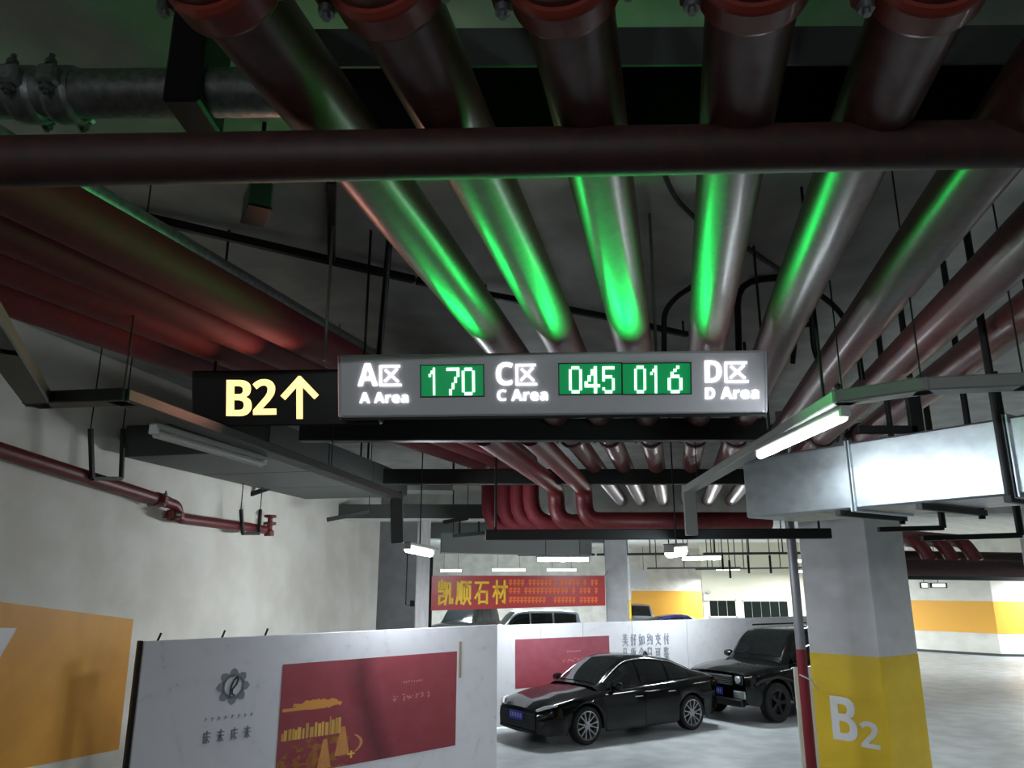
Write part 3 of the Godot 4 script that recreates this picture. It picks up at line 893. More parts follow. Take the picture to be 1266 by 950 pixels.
func _ready() -> void:
	var cam := Camera3D.new()
	cam.name = "camera"
	cam.position = Vector3(0, EYE, 0)
	cam.rotation.x = PITCH
	cam.fov = rad_to_deg(2.0 * atan(475.0 / F))
	cam.near = 0.05
	cam.far = 200.0
	cam.current = true
	add_child(cam)
	var we := WorldEnvironment.new()
	we.name = "surroundings"
	var env := Environment.new()
	env.background_mode = Environment.BG_COLOR
	env.background_color = Color(0.0, 0.0, 0.0)
	env.tonemap_mode = Environment.TONE_MAPPER_LINEAR
	env.tonemap_exposure = 1.0
	env.sdfgi_enabled = true
	env.ssao_enabled = true
	env.ssil_enabled = true
	we.environment = env
	add_child(we)
	materials()
	setting()
	area_sign()
	level_sign()
	overhead()
	right_side()
	left_side()
	hoardings()
	vehicles()
	far_garage()
	lamps()

func ground(p: Vector3) -> Vector3:
	return Vector3(p.x, 0, p.z)

var WF := Vector3(0.2059, 0, -0.9786)   # the way the left wall and the pipes run
var WN := Vector3(0.9786, 0, 0.2059)
var W0 := Vector3.ZERO

func setting() -> void:
	var st := mb()
	box(st, Vector3(6.5, -0.15, -19), Vector3(42, 0.3, 57))
	struct("floor", st, M.floor)
	st = mb()
	var a := [Vector3(-8.6, 0.0, -6.9), Vector3(-8.6, 2.86, 9.0), Vector3(-8.6, 0.0, 9.0)]
	var b := a.map(func(v): return v + Vector3(12.6, 0, 0))
	poly(st, a, Vector3.LEFT)
	poly(st, b, Vector3.RIGHT)
	poly(st, [a[0], a[1], b[1], b[0]], Vector3.UP)
	poly(st, [a[1], a[2], b[2], b[1]], Vector3.BACK)
	poly(st, [a[0], a[2], b[2], b[0]], Vector3.DOWN)
	struct("floor_ramp", st, M.ramp)
	st = mb()
	box(st, Vector3(6.5, 5.1, -19), Vector3(42, 0.3, 57))
	struct("ceiling", st, M.ceiling)
	for w in [["wall_rear", Vector3(6.5, 2.4, 9.15), Vector3(42, 5.4, 0.3)], ["wall_back", Vector3(6.5, 2.4, -46.15), Vector3(42, 5.4, 0.3)], ["wall_west", Vector3(-14.15, 2.4, -19), Vector3(0.3, 5.4, 57)], ["wall_right", Vector3(26.6, 2.4, -19), Vector3(0.3, 5.4, 57)]]:
		st = mb()
		box(st, w[1], w[2])
		var o := struct(w[0], st, M.wall)
		if w[0] == "wall_back":
			st = mb()
			box(st, Vector3(10.2, 1.72, -45.99), Vector3(6.6, 1.65, 0.03))
			obj("painted_band", st, M.orange, o)
	# the long wall on the left
	W0 = ground(P(0, 700, 6.0))
	var corner := ground(PV(468, 705, W0, WN))
	st = mb()
	var near := W0 - WF * 15.2
	var mid := (near + corner) * 0.5 - WN * 0.15
	bx(st, Transform3D(along(near, corner), Vector3(mid.x, 2.4, mid.z)), Vector3(near.distance_to(corner), 5.1, 0.3), 0.01)
	var wl := struct("wall_left", st, M.wall)
	st = mb()
	var e := W0 + WN * 0.006
	slab(st, [PV(-60, 737, e, WN), PV(165, 766, e, WN), PV(147, 927, e, WN), PV(-60, 968, e, WN)], WN, 0.006)
	var pp := obj("painted_panel", st, M.yellow, wl)
	st = mb()
	e = W0 + WN * 0.009
	slab(st, [PV(-30, 776, e, WN), PV(21, 777, e, WN), PV(0, 813, e, WN), PV(-30, 818, e, WN)], WN, 0.003)
	obj("arrow_mark", st, M.white, pp)
	# beam across the hall
	st = mb()
	box(st, Vector3(6.0, 4.55, -14.9), Vector3(18.0, 0.8, 0.6), 0.02)
	struct("ceiling_beam", st, M.ceiling)
	# columns
	var em := ground(P(1088, 810, 9.2))
	var c1 := column(em + (Vector3(-0.61, 0, -0.793) + Vector3(0.793, 0, -0.61)) * 0.47, 0.94, -0.915, "big white column with yellow lower half and white B2 lettering", 2.03, M.lemon)
	var ln := Vector3(-0.793, 0, 0.61)
	var off := em + ln * 0.007
	var bs := Basis(Vector3(0.61, 0, 0.793), Vector3.UP, ln)
	var ctr := PV(1042, 890, off, ln)
	letters("B", 0.50, 0.004, M.white, "lettering", c1, c1.transform.affine_inverse() * Transform3D(bs, ctr), true, 0.95)
	ctr = PV(1074.5, 910, off, ln)
	letters("2", 0.29, 0.004, M.white, "lettering", c1, c1.transform.affine_inverse() * Transform3D(bs, ctr), true, 1.2)
	column(P(499, 700, 16.9) + Vector3(0, 0, 0), 0.92, -0.2, "plain pale grey column at the end of the left wall, beside the red banner", 0.0, null)
	column(P(762, 700, 21.2), 0.58, -0.2, "slim white column behind the right end of the red banner", 0.0, null)
	column(P(770.5, 700, 41), 0.6, 0.0, "distant column with yellow base beside the far orange wall band", 2.13, M.lemon)
	column(P(1366, 700, 12.5), 1.6, 0.4, "grey column cut by the right edge of the view", 0.0, null)
	# far right walls
	var r0 := ground(PY(1000, 797, 0.0))
	var r1 := ground(PY(1238, 812, 0.0))
	var r2 := Vector3(26.5, 0, r1.z + 1.2)
	for s in [[r0, r1], [r1, r2]]:
		var bb := along(s[0], s[1])
		var m: Vector3 = (s[0] + s[1]) * 0.5 + bb.z * -0.15
		st = mb()
		bx(st, Transform3D(bb, Vector3(m.x, 2.4, m.z)), Vector3(s[0].distance_to(s[1]), 5.1, 0.3))
		var o := struct("wall_far", st, M.wall)
		st = mb()
		m = (s[0] + s[1]) * 0.5
		bx(st, Transform3D(bb, Vector3(m.x, 1.55, m.z)), Vector3(s[0].distance_to(s[1]) + 0.02, 1.3, 0.03))
		obj("painted_band", st, M.orange, o)
		st = mb()
		bx(st, Transform3D(bb, Vector3(m.x, 0.05, m.z)), Vector3(s[0].distance_to(s[1]) + 0.02, 0.1, 0.05))
		obj("skirting", st, M.tray_dark, o)
	# office front far behind
	var o0 := ground(P(869, 740, 38))
	var o1 := ground(P(1000, 740, 38))
	var ob := along(o0, o1)
	st = mb()
	var om := (o0 + o1) * 0.5 - ob.z * 0.1
	bx(st, Transform3D(ob, Vector3(om.x, 2.4, om.z)), Vector3(o0.distance_to(o1), 5.1, 0.2))
	struct("wall_office", st, M.beige)
	for w in [[876, 911, 742, 763, 3], [918, 976, 743, 767, 5]]:
		var on := ob.z
		var fr := o0 + on * 0.03
		var tl := PV(w[0], w[2], fr, on)
		var br := PV(w[1], w[3], fr, on)
		var root := Node3D.new()
		root.name = numbered("window_1") if w[4] == 3 else numbered("window_2")
		add_child(root)
		root.set_meta("kind", "structure")
		st = mb()
		var up := Vector3.UP
		var tr := Vector3(br.x, tl.y, br.z)
		var bl := Vector3(tl.x, br.y, tl.z)
		for q in [[tl, tr], [bl, br], [tl, bl], [tr, br]]:
			bx(st, Transform3D(along(q[0], q[1]), (q[0] + q[1]) * 0.5), Vector3(q[0].distance_to(q[1]) + 0.06, 0.07, 0.07))
		obj("window_frame", st, M.beige, root)
		for k in w[4]:
			var x0 := tl.lerp(tr, float(k) / w[4])
			var x1 := tl.lerp(tr, float(k + 1) / w[4])
			var y0 := bl.lerp(br, float(k) / w[4])
			var y1 := bl.lerp(br, float(k + 1) / w[4])
			st = mb()
			slab(st, [x0.lerp(x1, 0.03), x1.lerp(x0, 0.03), y1.lerp(y0, 0.03), y0.lerp(y1, 0.03)], on, 0.02)
			obj("pane", st, M.pane, root)

func overhead() -> void:
	var r := 0.11
	# main row
	var names := ["overhead red fire pipe streaked green, leftmost of the row above the sign", "overhead red fire pipe streaked green, second from left above the sign", "overhead red fire pipe lit brightest green, passing above the 170 display and C area letters", "overhead red fire pipe streaked green, above the 016 display", "dull red overhead fire pipe with a thin green streak, above the D area letters", "dull overhead fire pipe right of the sign, the sixth of the row", "dark overhead fire pipe over the lit lamp on the right", "darkest overhead fire pipe, rightmost of the row near the air duct"]
	var px := [470.0, 600.0, 745.0, 900.0, 1042.0, 1195.0, 1340.0, 1485.0]
	var d := dirp(837, 709).normalized()
	for i in 8:
		var o := P(px[i], 228, 2.71)
		var a := o - d * 5.2
		var b := o + d * (12.6 if i < 7 else 5.6)
		var t := pipe_line("fire_pipe", names[i], [a, b], r, M.pipe, "row of overhead fire pipes")
		if i < 5:
			var cy := [-27.0, -23.0, -25.0, -31.0, -29.0]
			var c := PY(837 + (px[i] - 837) * (709 - cy[i]) / 481.0, cy[i], (o.y - (o - P(837, 709, 1)).normalized().y * 0) - 0.01)
			var s := (c - o).dot(d)
			add_coupling(t, o + d * s, d, r, M.coupling)
		add_coupling(t, o + d * 5.2, d, r, M.pipe_dark)
	# left row
	var dl := dirp(865, 672).normalized()
	var cen := [[351.0, 3.6], [388.0, 3.98], [418.0, 4.38], [448.0, 4.85]]
	var dropd := [10.5, 10.8, 11.1, 11.4]
	var nl := ["red overhead pipe glowing in the sign's light, nearest of the left row", "dull red overhead pipe, second of the left row", "dull red overhead pipe, third of the left row", "dark red overhead pipe, lowest and leftmost of the left row, beside the white wall"]
	var yl := EYE + 0.80
	for i in 4:
		var o := P(250, cen[i][0], cen[i][1])
		var a := o - dl * 5.0
		var zz: float = (dropd[i] + o.z) / -dl.z
		var b: Vector3 = o + dl * zz
		pipe_line("drain_pipe", nl[i], [a, b, Vector3(b.x, yl, b.z), Vector3(3.3, yl, b.z)], r, M.pipe_left, "left row of red pipes")
	for i in 2:
		var b := P([688.0, 722.0][i], 603, [10.2, 9.92][i])
		var a := P([598.0, 655.0][i], 537, 6.86)
		pipe_line("drain_pipe", ["short red pipe turning down and right, fifth of the bent pipes behind the sign", "short red pipe turning down and right, last of the bent pipes behind the sign"][i], [a, b, Vector3(b.x, yl, b.z), Vector3(3.3, yl, b.z)], r, M.pipe_red, "bent red pipes behind the sign")
	# pipe higher up on the left
	var g0 := P(250, 318, 4.2)
	pipe_line("water_pipe", "thin grey pipe running above the left row of red pipes", [g0 - dl * 3.4, g0 + dl * 6.0], 0.055, M.galv)
	# cross pipe close overhead
	var x0 := P(-160, 203, 2.12)
	var x1 := P(1420, 175, 2.30)
	pipe_line("cross_pipe", "dark red-brown pipe crossing the whole view just below the other pipes", [x0, x1], 0.071, M.pipe_dark)
	# galvanised pipe, top left
	var q0 := P(-140, 118, 2.86)
	var q1 := P(420, 114, 2.80)
	var t := pipe_line("galvanised_pipe", "grey galvanised pipe with bolted coupling, top left above the cross pipe", [q0, q1], 0.088, M.galv)
	add_coupling(t, P(38, 118, 2.85), (q1 - q0).normalized(), 0.088, M.galv)
	add_coupling(t, P(84, 118, 2.84), (q1 - q0).normalized(), 0.088, M.galv)
	var st := mb()
	var cl := P(243, 116, 2.82)
	bx(st, Transform3D(Basis(), cl + Vector3(0, 0.12, 0) - t.position), Vector3(0.13, 0.46, 0.24), 0.01)
	obj("pipe_clamp", st, M.strut, t)
	# wide dark tray above the row
	var u0 := P(372, 118, 2.83)
	var u1 := P(1420, 112, 2.83)
	t = thing("cable_tray", "wide dark cable tray crossing above the fire pipes, near the top", "cable tray", u0)
	st = mb()
	bar(st, Vector3.ZERO, u1 - u0, 0.09, 0.42, 0.008)
	obj("tray_base", st, M.shade_black, t)
	for s in [-1.0, 1.0]:
		st = mb()
		bar(st, Vector3(0, 0.03, s * 0.215), u1 - u0 + Vector3(0, 0.03, s * 0.215), 0.15, 0.012)
		obj("side_rail", st, M.tray_dark, t)
	for k in 3:
		var f := u0.lerp(u1, [0.06, 0.5, 0.92][k])
		hanger(t, f + Vector3(0, 0.05, -0.2), 4.95)
	# trapeze beams that carry the pipes
	for q in [[372.0, 533.0, 946.0, 532.0, 6.65, 0.19, "black steel beam crossing close behind the grey sign, under the pipes"], [438.0, 590.0, 965.0, 590.0, 9.7, 0.19, "dark steel beam crossing behind the bent pipes, farther than the sign"], [600.0, 662.0, 1026.0, 660.0, 8.75, 0.115, "long dark beam crossing below the bent pipes, ending at the yellow column"]]:
		var a := P(q[0], q[1], q[4])
		var b := P(q[2], q[3], q[4])
		t = thing("support_beam", q[6], "beam", a)
		st = mb()
		bar(st, Vector3.ZERO, b - a, q[5], 0.12, 0.008)
		obj("beam", st, M.strut, t)
		for f in [0.03, 0.97]:
			hanger(t, a.lerp(b, f), 4.95, 0.014)
	# conduits under the ceiling and cables
	var cd := "conduits and cables under the ceiling"
	t = trunk("conduit", "long black conduit under the ceiling, upper left, behind the pipes", [P(158, 264, 4.4), P(412, 323, 4.95), P(512, 346, 5.3)], 0.05, 0.05, M.black, cd, "conduit")
	hanger(t, P(170, 267, 4.44), 4.95, 0.01)
	t = trunk("conduit", "short black conduit meeting the long upper-left one at a right angle", [P(410, 222, 4.05), P(410, 320, 4.93)], 0.05, 0.05, M.black, cd, "conduit")
	hanger(t, P(410, 240, 4.2), 4.95, 0.01)
	t = trunk("conduit", "black conduit stub passing behind the leftmost green pipe", [P(515, 347, 5.3), P(584, 361, 5.5)], 0.05, 0.05, M.black, cd, "conduit")
	hanger(t, P(540, 352, 5.37), 4.95, 0.01)
	t = trunk("conduit", "black conduit under the ceiling seen between the green-lit pipes", [P(585, 361, 5.5), P(745, 391, 6.0), P(850, 414, 6.3)], 0.045, 0.045, M.black, cd, "conduit")
	hanger(t, P(600, 364, 5.53), 4.95, 0.01)
	hanger(t, P(845, 412, 6.28), 4.95, 0.01)
	wire("conduit", "straight black conduit dropping behind the sign, left of the first green pipe", [P(482, 292, 4.7), P(468, 450, 5.7)], 0.022, M.black, cd, "conduit")
	wire("cable", "black cable looping from the ceiling beside the third green pipe", [P(818, 205, 3.88), P(832, 243, 4.18), P(870, 280, 4.5)], 0.014, M.black, cd)
	wire("cable", "bent black conduit above the 016 display", [P(821, 450, 5.6), P(821, 386, 5.6), P(835, 368, 5.6), P(870, 345, 5.35)], 0.02, M.black, cd)
	wire("cable", "black conduit bent square above the D area letters", [P(914, 450, 5.6), P(911, 348, 5.42), P(975, 343, 5.36)], 0.024, M.black, cd)
	wire("cable", "short black cable between the fourth and fifth pipes, near the cross pipe", [P(910, 298, 4.75), P(965, 335, 5.2)], 0.017, M.black, cd)
	wire("cable", "black cable arching down to the right lamp tray", [P(1000, 355, 5.4), P(1038, 382, 5.4), P(1060, 425, 5.4), P(1066, 470, 5.4)], 0.02, M.black, cd)
	wire("cable", "black cable sagging right of the sign", [P(1003, 370, 5.2), P(1006, 432, 5.2), P(1018, 460, 5.2), P(1038, 480, 5.2)], 0.022, M.black, cd)
	wire("cable", "short black conduit right of the D area letters", [P(980, 450, 5.8), P(984, 404, 5.8), P(1008, 400, 5.8)], 0.02, M.black, cd)
	# small box high up
	var bp := P(318, 250, 3.5)
	t = thing("junction_box", "small green-lit box hanging beside the leftmost green pipe", "box", bp, 0.5)
	st = mb()
	box(st, Vector3.ZERO, Vector3(0.10, 0.13, 0.2), 0.008)
	obj("case", st, M.green_lit_box, t)
	st = mb()
	box(st, Vector3(0, -0.068, 0), Vector3(0.104, 0.01, 0.204), 0.002)
	obj("lid", st, M.strut, t)
	hanger(t, bp, 4.95, 0.01)

func right_side() -> void:
	# lamp trunking
	var h := EYE + 0.86
	var p := [PY(1400, 466, h), PY(1266, 472, h), PY(1140, 478, h), PY(1042, 492, h), PY(852, 605, h)]
	p.append(p[4] + Vector3(0, -0.42, 0))
	var t := trunk("lamp_trunking", "grey metal trunking carrying the lit lamp on the right, ending in a drop", p, 0.06, 0.11, M.tray, "", "trunking")
	for k in [1, 2, 3]: hanger(t, p[k], 4.95, 0.004)
	hanger(t, p[3].lerp(p[4], 0.9), 4.95, 0.004)
	t = thing("angle_bracket", "dark angle bracket fixed above the near end of the air duct", "bracket", P(1130, 505, 4.9))
	var st := mb()
	box(st, Vector3(0, 0.0, 0), Vector3(0.085, 0.32, 0.04), 0.004)
	box(st, Vector3(-0.19, -0.14, 0), Vector3(0.38, 0.05, 0.04), 0.004)
	obj("bracket", st, M.strut, t)
	hanger(t, t.position + Vector3(0, 0.2, 0), 4.95, 0.02)
	# the big duct
	var y := EYE + 0.70 * 0.65
	var a := PY(922, 641, y)
	var b := PY(1258, 612, y)
	var s1 := PY(1057, 629.5, y)
	var e := a + (b - a) * 1.5
	t = thing("air_duct", "large shiny galvanised air duct on the right, with a bright lamp glint", "duct", a)
	var bs := along(a, e)
	var back := -bs.z if bs.z.z > 0 else bs.z
	var hh := 0.41
	var dd := 0.62
	for q in [[a, s1], [s1, b], [b, e]]:
		var m: Vector3 = (q[0] + q[1]) * 0.5 + Vector3(0, hh * 0.5, 0) + back * dd * 0.5 - a
		st = mb()
		bx(st, Transform3D(bs, m), Vector3(q[0].distance_to(q[1]) - 0.004, hh, dd), 0.012)
		obj("duct_section", st, M.duct, t)
	for q in [s1, b]:
		for s in [-0.012, 0.012]:
			st = mb()
			bx(st, Transform3D(bs, q + bs.x * s + Vector3(0, hh * 0.5, 0) + back * dd * 0.5 - a), Vector3(0.016, hh + 0.035, dd + 0.035), 0.004)
			obj("flange", st, M.duct, t)
	st = mb()
	var rv := PY(1016, 634, y)
	bx(st, Transform3D(bs, rv + Vector3(0, hh * 0.5, 0) + back * dd * 0.5 - a), Vector3(0.02, hh + 0.012, dd + 0.012), 0.004)
	obj("seam", st, M.duct, t)
	for f in [[0.43, 1], [0.72, 0], [0.985, 1], [1.3, 1]]:
		var c: Vector3 = a + (b - a) * f[0]
		st = mb()
		if f[1] == 1 and f[0] > 0.9:
			tub(st, [c - back * 0.03 - Vector3(0, 0.03, 0) - a, Vector3(c.x, 4.95, c.z) - back * 0.03 - a], 0.021, 10)
			obj("support_rod", st, M.strut, t)
		st = mb()
		tub(st, [c + back * (dd + 0.04) - Vector3(0, 0.06, 0) - a, Vector3(c.x, 4.95, c.z) + back * (dd + 0.04) - a], 0.02, 8)
		obj("support_rod", st, M.strut, t)
		st = mb()
		bar(st, c - back * 0.06 - Vector3(0, 0.022, 0) - a, c + back * (dd + 0.08) - Vector3(0, 0.022, 0) - a, 0.035, 0.035)
		obj("support_bar", st, M.strut, t)
	# lower brackets under the duct
	for q in [[1086.0, 655.0, 1166.0, 653.0, 1166.0, 627.0, "dark bracket hanging under the duct in front of the yellow column"], [1140.0, 666.0, 1262.0, 662.0, 1256.0, 610.0, "longer dark bracket hanging under the duct at the right edge"]]:
		var d := 8.1 if q[0] < 1100 else 7.4
		var l := P(q[0], q[1], d)
		var rr := P(q[2], q[3], d)
		t = thing("pipe_bracket", q[6], "bracket", l)
		st = mb()
		bar(st, Vector3.ZERO, rr - l, 0.05, 0.06, 0.004)
		obj("bar", st, M.strut, t)
		st = mb()
		tub(st, [rr - l, Vector3(rr.x, 4.95, rr.z) - l], 0.035, 8)
		obj("rod", st, M.strut, t)
	# pole
	var pp := ground(P(990, 800, 8.9))
	t = thing("standpipe", "upright pole painted grey above and crimson below, left of the yellow column", "pole", pp)
	var mark := PV(991, 803, pp, Vector3.BACK).y
	st = mb()
	tub(st, [Vector3(0, mark, 0), Vector3(0, 4.95, 0)], 0.055, 18)
	obj("upper_length", st, M.pole_grey, t)
	st = mb()
	tub(st, [Vector3(0, 0, 0), Vector3(0, mark, 0)], 0.058, 18)
	obj("painted_length", st, M.pole_red, t)
	# string round the pole
	var k := PV(992, 836, pp, Vector3.BACK)
	wire("string", "white string tied from the pole to the yellow column", [k + Vector3(-0.055, 0.02, 0.07), k + Vector3(0.07, -0.04, 0.07), ground(P(1012, 853, 9.6)) + Vector3(0, P(1012, 853, 9.6).y, 0)], 0.007, M.white, "", "string")
	# white board behind the pole
	var b0 := ground(P(983, 850, 10.9))
	var b1 := ground(P(1016, 850, 10.9))
	t = thing("white_board", "narrow white board standing behind the red pole", "board", b0)
	var top := P(983, 826, 10.9).y
	st = mb()
	bx(st, Transform3D(along(b0, b1), (b1 - b0) * 0.5 + Vector3(0, top * 0.5, 0)), Vector3(b0.distance_to(b1), top, 0.05), 0.004)
	obj("sheet", st, M.white, t)
	st = mb()
	bx(st, Transform3D(along(b0, b1), (b1 - b0) * 0.5 + Vector3(0, 0.04, -0.06)), Vector3(b0.distance_to(b1), 0.08, 0.08))
	obj("foot", st, M.tray, t)
	# dim pipes far behind the column
	var dpipes := "dark pipes far behind the yellow column"
	for q in [[703.0, 19.0, 0.20, "thick dark red pipe far right behind the yellow column"], [690.0, 20.5, 0.16, "dark red pipe above the thick one, far right behind the column"]]:
		pipe_line("distant_pipe", q[3], [P(1070, q[0] - 2, q[1]), P(1330, q[0] + 2, q[1])], q[2], M.pipe_dark, dpipes)
	for k2 in 3:
		var c := P(1140 + 28 * k2, 700, 20.0)
		pipe_line("distant_pipe", ["left", "middle", "right"][k2] + " one of three pipes curving down behind the yellow column", [c + Vector3(-0.5, 1.1, -4), c + Vector3(-0.1, 0.62, 0.15), c + Vector3(0.1, 0.1, 0.3)], 0.17, M.pipe_red, dpipes)
	trunk("support_beam", "dark beam over the far orange wall, right of the yellow column", [P(1098, 714, 18.4), P(1300, 717, 18.4)], 0.09, 0.1, M.strut, "", "beam")

func left_side() -> void:
	var h := EYE + 0.86
	var p := [PY(-60, 330, h), PY(2, 425, h), PY(48, 495, h), PY(152, 491, h), PY(490, 614, h)]
	p.append(p[4] + Vector3(0.03, -0.46, 0))
	var t := trunk("lamp_trunking", "dark grey metal trunking zigzagging along the left wall under the black sign", p, 0.06, 0.12, M.tray_dark, "", "trunking")
	hanger(t, p[3], 4.95, 0.004)
	hanger(t, p[3].lerp(p[4], 0.6), 4.95, 0.004)
	# red pipe on the wall
	var n := W0 + WN * 0.16
	var a := PV(-60, 538, n, WN)
	var b := PV(206, 621, n, WN)
	t = pipe_line("hydrant_pipe", "rusty red pipe running along the left white wall, with elbows and a stopped end", [a, b], 0.06, M.pipe_red)
	var c := PV(212, 640, n, WN)
	var c2 := PV(326, 655, n, WN)
	var st := mb()
	tub(st, rounded([b - t.position, PV(219, 626, n, WN) - t.position, c - t.position + (c2 - c) * 0.06, c2 - t.position], 0.15), 0.055, 16)
	obj("lower_run", st, M.pipe_red, t)
	add_coupling(t, PV(195, 618, n, WN), (b - a).normalized(), 0.06, M.pipe_red)
	add_coupling(t, PV(214, 637, n, WN), Vector3.UP, 0.055, M.coupling)
	st = mb()
	var v := PV(333, 655, n, WN) - t.position
	lathe(st, Transform3D(Basis(Vector3.RIGHT, -PI / 2), v), [Vector2(0.001, -0.08), Vector2(0.06, -0.08), Vector2(0.06, -0.02), Vector2(0.035, 0.0), Vector2(0.035, 0.05), Vector2(0.08, 0.06), Vector2(0.08, 0.09), Vector2(0.03, 0.1), Vector2(0.03, 0.14), Vector2(0.075, 0.15), Vector2(0.075, 0.18), Vector2(0.001, 0.18)], 14)
	obj("valve", st, M.pipe_red, t)
	var lab := ["black hanger frame on the wall pipe, near its left part", "black hanger frame holding the wall pipe's stopped end"]
	var sp := [[112.0, 152.0, 530.0, 592.0], [298.0, 322.0, 630.0, 660.0]]
	for k in 2:
		var nn := n + WN * 0.08
		var q: Array = sp[k]
		var tl := PV(q[0], q[2], nn, WN)
		var tr := PV(q[1], q[2], nn, WN)
		var bl := PV(q[0] + 2, q[3], nn, WN)
		var br := PV(q[1] - 2, q[3], nn, WN)
		t = thing("pipe_hanger", lab[k], "bracket", bl)
		for e in [[tl, bl], [tr, br], [bl, br]]:
			st = mb()
			bar(st, e[0] - bl, e[1] - bl, 0.035, 0.035, 0.003)
			obj("arm", st, M.black, t)
		hanger(t, tl, 4.95, 0.006, M.black)
		hanger(t, tr, 4.95, 0.006, M.black)
	# cross trays beyond the sign
	var tr_group := "cross trays on the left beyond the sign"
	var da := PV(150, 569, W0 + WN * 0.12, WN)
	da.y = 4.02
	t = thing("air_duct", "wide dark duct along the left wall above the unlit lamp", "duct", da)
	for k in 3:
		st = mb()
		bar(st, WF * (1.25 * k + 0.005) + WN * 0.75 + Vector3(0, 0.15, 0), WF * (1.25 * (k + 1) - 0.005) + WN * 0.75 + Vector3(0, 0.15, 0), 0.3, 1.5, 0.01)
		obj("duct_section", st, M.tray_dark, t)
	for k in 2: hanger(t, da + WF * (0.8 + 2.0 * k) + WN * 1.2 + Vector3(0, 0.3, 0), 4.95)
	t = trunk("cable_tray", "broad dark cable tray with underside painted as lit, crossing left of the bent pipes", [PY(232, 634, 3.98), PY(650, 634, 3.98)], 0.22, 0.45, M.tray_dark, tr_group)
	st = mb()
	bar(st, PY(232, 642, 3.88) - t.position, PY(650, 642, 3.88) - t.position, 0.04, 0.47, 0.004)
	obj("painted_lit_underside", st, M.white, t)  # white strip painted in for the lit bottom of the tray
	hanger(t, PY(240, 641, 3.9), 4.95)
	hanger(t, PY(560, 641, 3.9), 4.95)
	t = trunk("cable_tray", "higher grey cable tray crossing above the broad one on the left", [PY(160, 592, 4.35), PY(600, 600, 4.35)], 0.10, 0.6, M.tray, tr_group)
	hanger(t, PY(240, 594, 4.35), 4.95)
	hanger(t, PY(560, 599, 4.35), 4.95)
	t = trunk("cable_tray", "pale narrow tray between the dark duct and the broad tray", [PY(200, 603, 4.2), PY(560, 606, 4.2)], 0.08, 0.5, M.tray, tr_group)
	hanger(t, PY(300, 604, 4.2), 4.95)
	for q in [[300.0, 615.0, 372.0, 590.0, 9.6, "dark slanting tray bracket, upper one left of the bent pipes"], [252.0, 637.0, 305.0, 626.0, 9.4, "dark slanting tray bracket at the left end of the broad tray"], [404.0, 643.0, 456.0, 633.0, 10.2, "dark slanting tray bracket under the middle of the broad tray"], [548.0, 646.0, 578.0, 641.0, 10.6, "short dark tray bracket beside the first bent pipe"]]:
		var l := P(q[0], q[1], q[4])
		var r := P(q[2], q[3], q[4] + 0.2)
		t = thing("tray_bracket", q[5], "bracket", l)
		st = mb()
		bar(st, Vector3.ZERO, r - l, 0.055, 0.055, 0.004)
		obj("bar", st, M.black, t)
		hanger(t, r, 4.95, 0.006)

